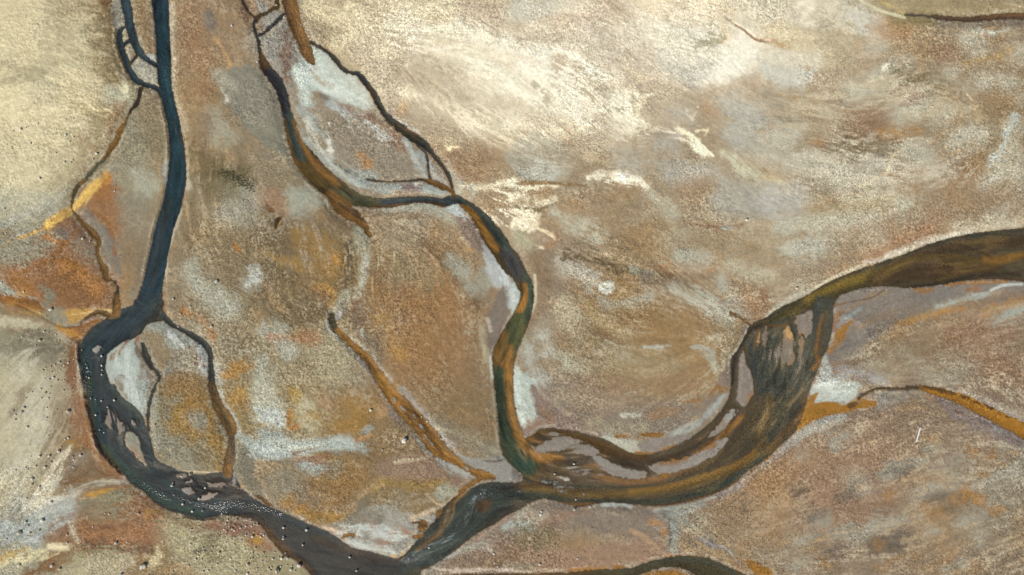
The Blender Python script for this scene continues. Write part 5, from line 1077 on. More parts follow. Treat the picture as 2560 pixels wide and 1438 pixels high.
# channel on the far side of the white fan
ch('stream',0,[(776,103,3),(792,113,4),(813,125,4.5),(833,143,5.5),(853,167,5.5),(870,178,4.5),(893,182,6),(908,200,8),(930,227,7.5),(945,257,8),(960,283,8),(980,303,9.5),(1007,323,11),(1033,343,12.5),(1060,362,10),(1080,382,7),(1100,407,6),(1117,430,5),(1127,453,4.2),(1130,477,4.2),(1138,495,5)],'45443f')
B(0,[(915,215,4),(932,240,4)],'6a4426',.8,soft=4)
B(0,[(1015,318,5),(1040,335,5)],'70401c',.85,soft=4)
B(0,[(985,308,8),(1040,350,9)],'524836',.7,soft=7)
B(0,[(893,182,8),(912,205,6)],'383c46',.8,soft=4)
ch('stream',0,[(1040,362,2),(1056,374,2.4),(1066,387,3),(1070,420,3),(1074,447,3)],'3f4246',rough=.6)
ch('stream',0,[(915,448,1.4),(930,450,2.2),(973,453,2),(1033,450,3),(1052,448,3),(1070,452,6),(1085,457,6.5),(1102,464,7.5),(1120,472,5),(1133,482,4)],'7a4a22',rough=.8)
B(0,[(915,448,3),(1040,450,4),(1060,448,3)],'333c3a',.9,soft=4)
# orange brook of the middle
ch('stream',0,[(829,790,7),(829,803,9),(832,815,8),(843,826,6),(860,843,8),(887,870,9),(913,893,11),(933,920,12),(950,945,13),(965,970,14),(989,998,17),(1012,1025,20),(1039,1052,21),(1066,1085,22),(1089,1116,21),(1112,1136,16),(1139,1153,11),(1162,1168,8),(1185,1182,7),(1205,1188,10),(1222,1192,10),(1236,1194,5)],'96682a',rough=1.7)
B(0,[(828,788,8),(829,806,10),(834,818,6)],'3e4030',.95,soft=4)
B(0,[(900,885,5),(940,930,6)],'5f4420',.6,soft=6)
B(0,[(1020,1030,8),(1066,1085,9),(1100,1126,8)],'6f4818',.5,soft=6,grain=.5)
for a,b in ((985,1000),(1003,1020),(1010,1026),(1063,1092),(1074,1106),(1035,1042),(1052,1067),(1078,1110),(1166,1172)):
    isl('stream',0,[(a-4,b-6),(a+1,b-4),(a+6,b+3),(a+3,b+6),(a-3,b+1)],True); LP(0,[(a-5,b-7),(a+2,b-5),(a+7,b+4),(a+3,b+7),(a-4,b+2)],'8c8880',1,soft=4)
ch('stream',0,[(1204,1197,5),(1188,1206,5.5),(1168,1218,5),(1150,1231,4)],'96682a',rough=1.5)
ch('stream',6,[(1180,1050,10),(1230,1045,12),(1260,1065,34),(1230,1095,16)],'96682a',rough=1.5)
ch('stream',6,[(1190,1160,8),(1220,1155,12),(1245,1142,6)],'94602c',rough=1.5)
ch('stream',6,[(640,1165,5),(680,1145,14),(730,1145,12)],'96682a',rough=1.5)
ch('stream',6,[(1360,1000,8),(1375,970,12),(1390,950,6)],'96682a')
ch('stream',6,[(-5,850,8),(30,860,16),(60,890,16),(100,915,12),(125,930,5)],'94622a')
# right hand orange brook
ch('stream',0,[(2150,998,1.6),(2172,982,2.4),(2203,972,2.6),(2252,973,2.6),(2296,969,4),(2318,972,7),(2340,979,10),(2385,991,12),(2419,1005,14),(2452,1021,15),(2485,1037,16),(2518,1054,17),(2560,1076,18),(2700,1160,22)],'9a6a24',rough=1.2)
B(0,[(2150,998,4),(2203,972,5),(2296,968,8)],'46413c',.95,soft=4)
B(0,[(2300,965,3),(2390,982,4)],'5c4220',.8,soft=4,grain=.4)
for i in range(40):
    q = random.Random(i+50); t = q.random(); x = 2400+t*165; y = 985+t*68+q.uniform(-3,6)+t*3
    B(0,[(x,y,1.2),(x+q.uniform(2,7),y+q.uniform(1,4),1.4)],'3c2410',.9,soft=1.6)
# top right stream
ch('stream',0,[(2268,34,1.6),(2320,37,3.4),(2370,43,5.6),(2420,45.5,6.5),(2470,42,7.4),(2520,38,8.2),(2560,38,8.5),(2700,52,10)],'5a4840')
B(0,[(2270,34,3),(2330,38,4)],'55555c',.8,soft=3)
B(0,[(2460,40,4),(2520,34,4),(2560,33,5)],'6c4634',.7,soft=4)
# bottom edge river
wat('stream',0,[(1130,1440),(1200,1437),(1280,1437),(1413,1435),(1479,1428),(1563,1424),(1612,1412),(1662,1398),(1712,1392),(1762,1395),(1812,1415),(1850,1432),(1905,1455),(1980,1510),(2080,1640),(2140,1900),(2060,1900),(2000,1690),(1900,1540),(1800,1480),(1740,1440),(1700,1422),(1650,1424),(1600,1440),(1500,1475),(1300,1470),(1160,1466),(1100,1475),(1085,1450)],True)
BP(0,[(1040,1420),(1563,1410),(1712,1380),(1860,1425),(2160,1640),(2160,1920),(2000,1920),(1700,1540),(1080,1520)],'45402f',1,soft=8)
B(0,[(1060,1440,6),(1300,1440,5),(1480,1432,5)],'5a3f24',.9,soft=5)
B(0,[(1560,1430,8),(1640,1408,8),(1712,1400,8),(1780,1410,8),(1840,1434,8)],'3f423a',.9,soft=5,streak=.4)
LP(0,[(1600,1446),(1650,1434),(1700,1434),(1760,1454),(1800,1480),(1700,1490),(1560,1470)],'9a5e2c',.9,soft=5,grain=.3)
L(0,[(1730,1432,5),(1760,1440,5)],'96908a',.9,soft=3)

# feathered crusts combed along the flow
def mask(pts, k=0, soft=20, poly=False):
    if k: pts = tile(k, pts)
    w, D, A, C = (sdf_poly if poly else sdf_line)(pts, soft+4)
    m = np.zeros((NY, NX), np.float32); m[w] = sm(soft, -soft, D); return m
def feather(k, pts, col, a=.85, soft=30, t=.50, wdt=.16):
    m = mask(pts, k, soft); s = 0.5*S2r+0.42*S1r+0.16*(NF-.5)+.04
    m = (m*sm(t, t+wdt, s+(m-.6)*.22)*a)[..., None]; land[:] = land*(1-m)+lin(col)*m
feather(0, [(1180,160,40),(1300,190,60),(1420,250,60),(1520,300,50),(1600,340,20)], 'f0e8d2', .75, 40, .49)
feather(0, [(1290,110,20),(1400,150,30),(1500,190,24),(1580,240,20)], 'f4ecd6', .85, 24)
feather(0, [(1020,230,30),(1150,280,40),(1300,330,40),(1400,330,20)], 'eadfc2', .8, 34)
feather(0, [(980,80,40),(1120,100,50),(1250,90,30)], 'efe5cc', .7, 40)
feather(0, [(1480,440,16),(1560,450,20),(1620,470,10)], 'f2ead2', .8, 22, .56)
feather(0, [(1290,460,20),(1230,520,30),(1310,560,24)], 'efe6cc', .75, 24, .54)
feather(0, [(1640,320,6),(1720,350,12),(1770,385,8)], 'f2e8cc', .8, 14, .56)
feather(0, [(1000,170,30),(1080,230,30),(1160,250,20)], '8c7a5e', .6, 30)
feather(0, [(1430,260,20),(1520,330,30),(1300,410,40),(1500,400,40)], '8f7d64', .5, 34)
feather(0, [(1880,390,40),(2050,400,50),(2250,380,50)], 'bdb7a4', .55, 44)
feather(0, [(2000,270,60),(2200,230,60),(2400,280,40)], 'c0b79c', .5, 50)
feather(0, [(1950,470,30),(2150,450,40),(2400,420,40)], 'c2baa6', .55, 34)
feather(0, [(1400,670,16),(1470,700,24)], 'bcb5a4', .7, 24); feather(0, [(1700,740,20),(1800,790,24)], 'b4b0a0', .7, 20)
feather(4, [(420,480,60),(600,620,60),(760,740,50)], 'ccd2ca', .7, 30, .48)
feather(4, [(560,790,40),(700,880,50),(900,980,40),(1050,1050,30)], 'b8bcb4', .8, 40, .47)
feather(4, [(380,900,30),(460,1080,40),(560,1220,40),(750,1310,30)], 'b0b2a6', .75, 36, .48)
feather(4, [(460,760,30),(560,860,30),(640,1000,40)], '7a6c5c', .55, 30, .52)
feather(0, [(300,900,30),(320,960,24),(345,1010,16)], 'b8beb8', .7, 20, .48)
feather(0, [(420,835,12),(480,880,14),(505,930,10)], 'b8bab8', .7, 14, .48)
feather(0, [(640,1120,20),(760,1120,22),(880,1105,14)], 'b0b6ae', .8, 16, .46)
feather(0, [(860,1330,20),(960,1340,26),(1020,1340,10)], 'bcc0b8', .75, 18, .47)
feather(0, [(1240,660,14),(1275,720,12),(1290,760,8)], 'c0c6c2', .8, 10, .52)
feather(0, [(1295,960,12),(1305,1020,14),(1310,1060,8)], 'c2cac4', .8, 14, .52)
feather(0, [(2050,960,16),(2110,980,20)], 'c4cac2', .8, 16, .53)
feather(0, [(60,900,60),(90,1050,60),(40,1180,50)], 'bdb8a4', .6, 50)
feather(0, [(120,860,30),(150,1000,30)], '857d6a', .5, 40)
feather(0, [(40,560,50),(120,520,40),(200,470,20)], 'a8a698', .6, 34); feather(0, [(60,1270,50),(160,1220,40)], 'b4b6ac', .6, 30)
feather(0, [(130,1160,16),(100,1230,20),(70,1290,20)], 'd2cab0', .7, 20, .55)
feather(0, [(60,1400,16),(150,1375,12)], 'dccf9f', .7, 18, .55)
for pts_ in ([(20,604,2.5),(60,590,3),(110,568,5),(150,540,9),(178,522,9)], [(178,522,8),(200,500,7),(225,470,8),(262,440,8)]):
    L(0, pts_, 'b8924c', .8, soft=3.5)
feather(0, [(120,560,14),(180,520,14),(240,460,12)], 'd8b45c', .8, 8, .44)
L(0, [(215,690,3),(160,650,5),(90,660,5),(40,700,4)], '8a4f28', .7, soft=4, wob=3)
L(0, [(0,748,4),(60,752,6),(110,775,4)], '8a4f28', .7, soft=4, wob=3)
L(0, [(290,640,2),(270,560,3),(215,515,3)], '8a4f28', .7, soft=4, wob=3)
L(0, [(130,640,3),(170,600,3),(200,570,2)], '8a4f28', .7, soft=4, wob=3)
# emergent silt bars that split the shallow reaches into strands
def bars(pts, soft, t, col, sc_=46):
    m = mask(pts, 0, soft); D = (t-(0.62*S2r+0.38*S1r))*sc_+(1-m)*14
    WD['river'] = np.maximum(WD['river'], np.where(m > 0.02, -D, -99)*1.0)
    mm = (sm(3, -2, D)*(m > .02))[..., None]; land[:] = land*(1-mm)+lin(col)*mm
bars([(1905,850,10),(1940,880,30),(1975,880,36),(1990,930,26),(1950,990,16)], 14, .595, '7f7568')
bars([(1340,1095,10),(1420,1110,14),(1500,1130,10)], 8, .60, '827a70')
bars([(1420,1170,10),(1500,1190,16),(1600,1180,12),(1700,1150,12),(1790,1090,12),(1830,1040,10)], 10, .61, '867c74')
bars([(268,1030,10),(300,1070,14),(330,1060,8)], 8, .60, '82786e')
bars([(450,1195,12),(500,1220,14),(570,1215,12),(610,1235,8)], 8, .60, '857a72')
bars([(1210,1250,14),(1170,1300,12)], 8, .64, '75695a')

# ------------------------------------------------------------------ relief of the banks
wd = np.full((NY, NX), 99., np.float32)
for g in WD: wd = np.minimum(wd, WD[g])
low = np.zeros((NY, NX), np.float32)
for k, p, pl in LOWP:
    w, D, A, C = sdf_poly(tile(k, p) if k else p, 20); low[w] = np.maximum(low[w], sm(14, 2, D))
for p in ([(1280,1100,60),(1450,1150,60),(1650,1150,50),(1800,1060,50),(1860,950,30)],[(1960,830,30),(2040,830,40),(2100,850,60)],[(2030,1000,40),(2150,1000,30)],
          [(280,900,40),(300,980,30),(340,1010,20)],[(440,1200,40),(560,1220,30)],[(620,1310,20),(730,1420,20)],[(2100,760,30),(2300,760,40),(2560,720,20)],
          [(830,190,60),(900,240,40)],[(1240,700,40),(1220,820,30)],[(1150,1170,30),(1260,1180,30)],[(1180,1280,20),(1100,1360,20)]):
    low = np.maximum(low, mask(p, soft=18))
scarp = np.zeros((NY, NX), np.float32)
for p, a in (([(190,860,6),(199,920,8),(207,990,9),(222,1060,9),(240,1115,9),(262,1150,8),(296,1184,6)],1.9),([(455,1296,5),(500,1303,6),(545,1300,5)],1.2),
          ([(352,740,7),(362,690,8),(374,620,8),(385,560,9),(398,510,9),(405,450,6)],.9),([(400,240,5),(407,300,6),(416,360,5),(416,400,4)],.8),
          ([(384,40,5),(386,120,5),(385,150,4)],.7),([(282,60,6),(292,110,5),(300,150,5)],.8),([(815,780,5),(818,810,5),(850,860,6),(900,910,6),(940,960,5)],.7),
          ([(1234,930,5),(1238,1000,6),(1246,1090,6),(1260,1140,5)],.7),([(720,60,4),(745,120,4)],.5),([(690,360,5),(740,430,8),(790,470,8)],.5)):
    scarp = np.maximum(scarp, mask(p, soft=7)*a)
q = np.maximum(wd, 0)
GR0 = 0.4+1.1*sm(0.35, 0.62, fbm(XX, YY, 190, 4, 6, .6))
H = 0.16*(1-0.8*low)*sm(0, 22, q)+0.03*sm(0, 3, q)*(1-0.5*low)
H = H+scarp*0.13*(0.4+1.2*NM)*sm(0.2, 5.0, q)
depth = 0.035+0.09*sm(0, 18, -wd)
relief = (fbm(XX+W1*40, YY+W2*40, 110, 5, 7)-0.5)*0.40+(NM-0.5)*0.10+(fl-0.5)*0.08+(NF-0.5)*0.075*GR0*(1-0.6*low)+(S1-0.5)*0.05
relief = relief*(1-0.75*low)
Z = np.where(wd > 0, H+np.maximum(relief, -0.2)*sm(0, 22, q), -depth*sm(0, 5, -wd)-0.006+(NF-0.5)*0.012)
# spring hollow and a few dry rills cut into the flats
for p, dd in (([(690,565,4),(700,546,3)],.28),([(1290+427,480+75,1.5),(1790,565,2),(1860,558,1.5)],.08),([(1817,43,1.2),(1873,80,1.8),(1893,97,2),(1925,101,3)],.12),([(1870,808,1),(1877,812,2)],.04),
           ([(40,760,2),(100,790,2),(160,818,2),(240,800,1.5)],.10)):
    Z -= mask(p, soft=4)*dd
far = np.clip(np.maximum(np.maximum(-XX-150, XX-2710), np.maximum(-YY-150, YY-1590))/3000, 0, 1)
Z += (far*(fbm(XX, YY, 9000, 4, 2)-0.4)*40).astype(np.float32)*(far > 0)

# water edge: narrow damp rim, broken salt rim
rim = sm(5.0, 0.5, q)*(wd > -1)
land *= (1-0.20*rim*(0.4+0.9*NM))[..., None]
salt = sm(3, 6, q)*sm(12, 7, q)*sm(0.54, 0.70, NM+0.5*(NF-0.5)+0.4*(S1-.5))*(1-0.5*low)
land[:] = land*(1-0.45*salt[..., None])+lin('b4ac98')*0.45*salt[..., None]
m = sm(1.0, -1.0, wd)[..., None]
# bars just under the surface: combed brown and grey strands
def strands(mask_, col, a, lo=.52, hi=.68, k=1):
    s_ = (mask_*sm(lo, hi, (S2r if k else 1-S2r)*.6+S1r*.4)*a)[..., None]; bed[:] = bed*(1-s_)+lin(col)*s_
def blob(pts, s=20): return mask(pts, soft=s)
dl = blob([(1900,850,20),(1950,880,50),(1990,900,50),(1970,980,60),(1930,1060,40)]); lo_ = blob([(250,1040,20),(320,1110,30),(400,1200,30),(500,1220,40),(590,1230,20)]); inn = blob([(1330,1120,30),(1500,1150,30),(1650,1170,20),(1780,1110,20),(1830,1040,16)])
wide = blob([(1480,1235,30),(1700,1220,40),(1850,1150,50),(1950,1040,50),(2000,760,20),(2200,690,40),(2500,640,60)], 30)
strands(dl, '6a635a', .6); strands(dl, '80694a', .4, .60, .74); strands(dl, '2a2e30', .7, .54, .66, 0)
strands(lo_, '6a5e56', .6, .56, .70); strands(lo_, '201e20', .7, .52, .64, 0)
strands(inn, '80705e', .7); strands(inn, '8c6432', .5, .60, .70); strands(inn, '3c3022', .6, .54, .66, 0)
bed *= 1+dl[..., None]*np.array([.25, .25, .22], np.float32)
strands(wide, '7c6a3c', .28, .46, .72); strands(wide, '3c3a2c', .25, .50, .74, 0)
rt = sm(1240, 1340, XX)[..., None]; bed *= 1+rt*np.array([.30, .22, .06], np.float32)
lf = (sm(760, 600, XX)*sm(-9, -1, wd)*sm(1340, 1260, YY))[..., None]; bed *= 1-0.28*lf
lb = (sm(700, 560, XX)*sm(560, 480, XX+0*YY))[..., None]; bed *= 1+lb*np.array([-.22, -.03, .02], np.float32)
# bed pebble texture and shallow edge stains
bed *= (1+0.25*(NF-.5)+(0.8*(S1r-.5)+1.0*(S2r-.5))*(1-0.6*sm(1350, 1500, XX)))[..., None]
bed *= np.array([1.30, 1.13, 0.98], np.float32)
edge = sm(-5, 0, wd)[..., None]*0.35
bed[:] = bed*(1-edge)+lin('6a4a2c')*edge
def grade(a, sat, gain):
    l = a.mean(-1, keepdims=True)
    return (l+(a-l)*sat)*np.array(gain, np.float32)
land = grade(land, 0.90, (1.10, 1.095, 1.04)); bed = grade(bed, 0.92, (1.02, 1.06, 1.04))
for A_, k_ in ((land, .87+.075*sm(900, 1250, XX)), (bed, .87)):
    A_[..., 1] = np.maximum(A_[..., 1], k_*0.5*(A_[..., 0]+A_[..., 2]))
land[..., 2] -= 0.65*np.maximum(0, land[..., 2]-0.84*land[..., 1])*(land[..., 1] < 0.42)
land = 0.26*(np.maximum(land, .003)/0.26)**1.10
# broad highlight glow over the upper plain, painted into the pale crust colour
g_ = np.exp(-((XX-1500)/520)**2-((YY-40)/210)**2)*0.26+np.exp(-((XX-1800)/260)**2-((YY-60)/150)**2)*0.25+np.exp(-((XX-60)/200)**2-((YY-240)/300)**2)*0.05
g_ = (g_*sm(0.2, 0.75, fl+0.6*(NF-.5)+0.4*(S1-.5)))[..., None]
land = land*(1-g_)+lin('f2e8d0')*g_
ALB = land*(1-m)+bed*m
GRIT = (0.35+1.1*sm(0.35, 0.62, fbm(XX, YY, 190, 4, 6, .6)))*(1-0.7*low)*(1-0.6*np.exp(-((XX-40)/260)**2-((YY-150)/420)**2))*(1-0.5*np.exp(-((XX-1700)/300)**2-((YY-120)/140)**2))
grain = (1+(0.52*(NF-.5)+0.34*(S1-.5))*GRIT+0.18*(S2-.5))[..., None]
ALB = np.where(m < 0.5, ALB*grain*1.0, ALB)
ALB = np.clip(ALB*KALB, 0.004, 0.9)

# ------------------------------------------------------------------ node helpers and materials
def mat(name):
    m = bpy.data.materials.new(name); m.use_nodes = True; n = m.node_tree; n.nodes.clear()
    out = n.nodes.new('ShaderNodeOutputMaterial'); return m, n, out
def nd(n, t, **kw):
    o = n.nodes.new(t)
    for k, v in kw.items():
        if hasattr(o, k): setattr(o, k, v)
        else: o.inputs[k.replace('_', ' ')].default_value = v
    return o
def noise(n, vec, scale, detail=3, rough=.6):
    o = n.nodes.new('ShaderNodeTexNoise'); o.inputs['Scale'].default_value = scale
    o.inputs['Detail'].default_value = detail; o.inputs['Roughness'].default_value = rough
    n.links.new(vec, o.inputs['Vector']); return o.outputs['Fac']
def maprange(n, s, a, b, c, d):
    o = n.nodes.new('ShaderNodeMapRange'); n.links.new(s, o.inputs['Value'])
    for k, v in zip(('From Min', 'From Max', 'To Min', 'To Max'), (a, b, c, d)): o.inputs[k].default_value = v
    return o.outputs['Result']
def math2(n, op, a, b):
    o = n.nodes.new('ShaderNodeMath'); o.operation = op
    for i, v in enumerate((a, b)):
        if isinstance(v, (int, float)): o.inputs[i].default_value = v
        else: n.links.new(v, o.inputs[i])
    return o.outputs[0]

gm, n, out = mat('soil'); bs = nd(n, 'ShaderNodeBsdfPrincipled'); n.links.new(bs.outputs[0], out.inputs[0])
geo = nd(n, 'ShaderNodeNewGeometry'); at = nd(n, 'ShaderNodeAttribute', attribute_name='tone')
P = geo.outputs['Position']
gr = nd(n, 'ShaderNodeAttribute', attribute_name='grit').outputs['Fac']
f1 = math2(n, 'ADD', 1.0, math2(n, 'MULTIPLY', gr, maprange(n, noise(n, P, 6.0, 2, .8), .33, .67, -.38, .38)))
f2 = maprange(n, noise(n, P, 1.6, 5, .65), .3, .7, .86, 1.14)
wt = nd(n, 'ShaderNodeAttribute', attribute_name='wet')
ff = math2(n, 'MULTIPLY', f1, f2)
mx = nd(n, 'ShaderNodeVectorMath', operation='SCALE'); n.links.new(at.outputs['Color'], mx.inputs[0]); n.links.new(ff, mx.inputs['Scale'])
n.links.new(mx.outputs[0], bs.inputs['Base Color'])
n.links.new(maprange(n, wt.outputs['Fac'], 0, 1, .93, .55), bs.inputs['Roughness'])
bs.inputs['Specular IOR Level'].default_value = 0.2
bp = nd(n, 'ShaderNodeBump'); bp.inputs['Strength'].default_value = 0.6; bp.inputs['Distance'].default_value = 0.05
hn = math2(n, 'ADD', noise(n, P, 4.5, 5, .75), math2(n, 'MULTIPLY', noise(n, P, 1.3, 4, .6), 1.0))
n.links.new(math2(n, 'MULTIPLY', hn, gr), bp.inputs['Height']); n.links.new(bp.outputs[0], bs.inputs['Normal'])

wm, n, out = mat('stream_water')
geo = nd(n, 'ShaderNodeNewGeometry'); P = geo.outputs['Position']
rf = nd(n, 'ShaderNodeAttribute', attribute_name='riffle').outputs['Fac']
tr = nd(n, 'ShaderNodeBsdfTransparent'); tr.inputs[0].default_value = (.86, .90, .90, 1)
gl = nd(n, 'ShaderNodeBsdfGlossy'); gl.inputs['Roughness'].default_value = .12
fr = nd(n, 'ShaderNodeFresnel'); fr.inputs[0].default_value = 1.33
mp = nd(n, 'ShaderNodeMapping'); n.links.new(P, mp.inputs[0])
bp = nd(n, 'ShaderNodeBump'); bp.inputs['Distance'].default_value = .12
n.links.new(noise(n, P, 5, 3, .6), bp.inputs['Height']); n.links.new(maprange(n, rf, 0, 1, .05, .6), bp.inputs['Strength'])
n.links.new(bp.outputs[0], gl.inputs['Normal']); n.links.new(bp.outputs[0], fr.inputs['Normal'])
m1 = nd(n, 'ShaderNodeMixShader'); n.links.new(fr.outputs[0], m1.inputs[0]); n.links.new(tr.outputs[0], m1.inputs[1]); n.links.new(gl.outputs[0], m1.inputs[2])
df = nd(n, 'ShaderNodeBsdfDiffuse'); df.inputs[0].default_value = (.42, .50, .52, 1)
gln = nd(n, 'ShaderNodeAttribute', attribute_name='glint_paint').outputs['Fac']
glint_paint = math2(n, 'MULTIPLY', gln, maprange(n, noise(n, P, 9, 2, .7), .4, .6, .35, 1.0))  # sun sparkle on the riffles, painted as pale diffuse specks
m2 = nd(n, 'ShaderNodeMixShader'); n.links.new(glint_paint, m2.inputs[0]); n.links.new(m1.outputs[0], m2.inputs[1]); n.links.new(df.outputs[0], m2.inputs[2])
n.links.new(m2.outputs[0], out.inputs[0])

def simple(name, c1, c2, rough=.85, scale=9, bump=.5):
    m, n, out = mat(name); bs = nd(n, 'ShaderNodeBsdfPrincipled'); n.links.new(bs.outputs[0], out.inputs[0])
    tc = nd(n, 'ShaderNodeTexCoord').outputs['Object']; f = noise(n, tc, scale, 4, .65)
    rp = nd(n, 'ShaderNodeMix', data_type='RGBA'); n.links.new(maprange(n, f, .35, .65, 0, 1), rp.inputs[0])
    rp.inputs[6].default_value = (*c1, 1); rp.inputs[7].default_value = (*c2, 1); n.links.new(rp.outputs[2], bs.inputs['Base Color'])
    bs.inputs['Roughness'].default_value = rough
    b = nd(n, 'ShaderNodeBump'); b.inputs['Strength'].default_value = bump; b.inputs['Distance'].default_value = .02
    n.links.new(f, b.inputs['Height']); n.links.new(b.outputs[0], bs.inputs['Normal']); return m

# ------------------------------------------------------------------ mesh builders
col = sc.collection
def grid_mesh(name, idx, quads, z, attrs, material):
    me = bpy.data.meshes.new(name); nv = len(idx); nf = len(quads)
    co = np.empty((nv, 3), np.float32); co[:, 0] = wx(XX.ravel()[idx]); co[:, 1] = wy(YY.ravel()[idx]); co[:, 2] = z
    me.vertices.add(nv); me.vertices.foreach_set('co', co.ravel())
    me.loops.add(nf*4); me.loops.foreach_set('vertex_index', quads.ravel().astype(np.int32))
    me.polygons.add(nf); me.polygons.foreach_set('loop_start', np.arange(0, nf*4, 4, dtype=np.int32))
    me.update(calc_edges=True)
    me.polygons.foreach_set('use_smooth', np.ones(nf, bool))
    for k, (t, v) in attrs.items():
        a = me.attributes.new(k, t, 'POINT')
        if t == 'FLOAT_COLOR': a.data.foreach_set('color', np.concatenate([v, np.ones((nv, 1), np.float32)], 1).astype(np.float32).ravel())
        else: a.data.foreach_set('value', v.astype(np.float32).ravel())
    me.materials.append(material); o = bpy.data.objects.new(name, me); col.objects.link(o); return o
ii = np.arange(NX*NY).reshape(NY, NX)
Q = np.stack([ii[:-1, :-1], ii[1:, :-1], ii[1:, 1:], ii[:-1, 1:]], -1).reshape(-1, 4)
wet = sm(12, 0, wd)
g = grid_mesh('ground', np.arange(NX*NY), Q, Z.ravel(), {'tone': ('FLOAT_COLOR', ALB.reshape(-1, 3)), 'wet': ('FLOAT', wet.ravel()), 'grit': ('FLOAT', np.maximum(GRIT, .25).ravel())}, gm)
g['kind'] = 'structure'

rif = np.zeros((NY, NX), np.float32)
def rip(pts, a, k=0, soft=8):
    if k: pts = tile(k, pts)
    w, D, A, C = sdf_line(pts, soft+4); rif[w] = np.maximum(rif[w], sm(soft, -soft, D)*a)
rip([(397,0,16),(408,200,14),(435,350,12),(438,450,20),(410,560,16)], .12)
rip([(425,480,14),(430,520,12)], .25)
rip([(320,790,20),(280,820,16),(250,860,16)], .3); rip([(300,845,8),(270,870,8),(255,900,6)], .35)
rip([(222,880,8),(222,940,10),(232,990,10),(244,1040,8),(254,1080,8)], .42)
rip([(326,1200,8),(380,1230,10),(420,1250,8)], .45); rip([(430,1240,8),(500,1268,8),(560,1262,10),(640,1270,10),(700,1290,10)], .5)
rip([(520,1270,8),(560,1275,10)], .7); rip([(340,1040,8),(300,1030,10)], .25)
rip([(640,1290,20),(760,1350,30),(860,1390,30),(960,1420,20)], .22)
rip([(1040,1390,16),(1120,1350,20),(1160,1300,18),(1190,1250,18),(1230,1230,16),(1290,1240,20)], .66, soft=10)
rip([(1010,1405,14),(1040,1395,14)], .75)
rip([(1200,1320,16),(1260,1270,16),(1300,1250,12)], .45)
rip([(1360,1205,14),(1410,1225,16),(1460,1235,10)], .72); rip([(1330,1180,12),(1350,1175,12),(1400,1160,14)], .5)
rip([(1300,1240,20),(1440,1245,20),(1560,1240,24),(1700,1230,24),(1800,1190,24),(1900,1110,26),(1960,1020,30),(1960,940,30)], .34)
rip([(1250,960,14),(1255,1050,14),(1280,1110,16),(1310,1160,20)], .38)
rip([(1295,670,14),(1285,650,12)], .3)
rip([(2000,740,10),(2200,680,16),(2400,650,30),(2560,630,40)], .22)
rip([(1920,900,30),(1960,860,20),(2030,850,30),(2040,780,14)], .33)
rip([(250,960,3),(262,1000,3)], .6)
GLINT_PAINT = sm(0.93, 1.12, 0.42*S1r+0.22*S2r+0.35*NF+rif*0.56)*0.5*(rif > .05)  # painted sparkle lines, drawn along the flow where riffles are strong
cellmin = lambda A_: np.minimum(np.minimum(A_[:-1, :-1], A_[1:, :-1]), np.minimum(A_[:-1, 1:], A_[1:, 1:]))
gc = {k: cellmin(v) for k, v in WD.items()}
keys = list(gc); best = np.argmin(np.stack([gc[k] for k in keys]), 0)
for i, k in enumerate(keys):
    sel = ((best == i) & (gc[k] < 3.2) & (cellmin(wd) < 3.2)).ravel()
    qs = Q[sel]; idx, inv = np.unique(qs, return_inverse=True)
    o = grid_mesh(k, idx, inv.reshape(-1, 4), np.zeros(len(idx), np.float32), {'riffle': ('FLOAT', rif.ravel()[idx]), 'glint_paint': ('FLOAT', GLINT_PAINT.ravel()[idx])}, wm)
    o['kind'] = 'structure'

def ground_z(x, y):
    i = int(np.clip(np.searchsorted(GX, x)-1, 0, NX-2)); j = int(np.clip(np.searchsorted(GY, y)-1, 0, NY-2))
    return float(Z[j:j+2, i:i+2].mean()), float(wd[j, i])

# ------------------------------------------------------------------ stones
stone_mats = [simple('pale_stone', (.62, .56, .44), (.74, .70, .60)), simple('tan_stone', (.50, .41, .28), (.64, .56, .42)), simple('grey_stone', (.34, .35, .33), (.55, .54, .48))]
def stone_mesh(seed, m, sub=2):
    r = random.Random(seed); bm = bmesh.new(); bmesh.ops.create_icosphere(bm, subdivisions=sub, radius=.5)
    sx, sy, sz = r.uniform(.95, 1.2), r.uniform(.75, 1.0), r.uniform(.7, .95)
    planes = [(Vector((r.gauss(0, 1), r.gauss(0, 1), r.gauss(0.2, .8))).normalized(), r.uniform(.30, .43)) for _ in range(8)]
    for v in bm.verts:
        for nrm, d in planes:
            e = v.co.dot(nrm)-d
            if e > 0: v.co -= nrm*e*.9
        v.co += v.co.normalized()*(mnoise.noise(v.co*4+Vector((seed*3.1, 0, 0)))*.07)
        v.co = Vector((v.co.x*sx, v.co.y*sy, v.co.z*sz))
    me = bpy.data.meshes.new('rock'); bm.to_mesh(me); bm.free(); me.materials.append(m); return me
protos = {}
for mi, m in enumerate(stone_mats):
    protos[mi] = [stone_mesh(10*mi+s, m) for s in range(5)]
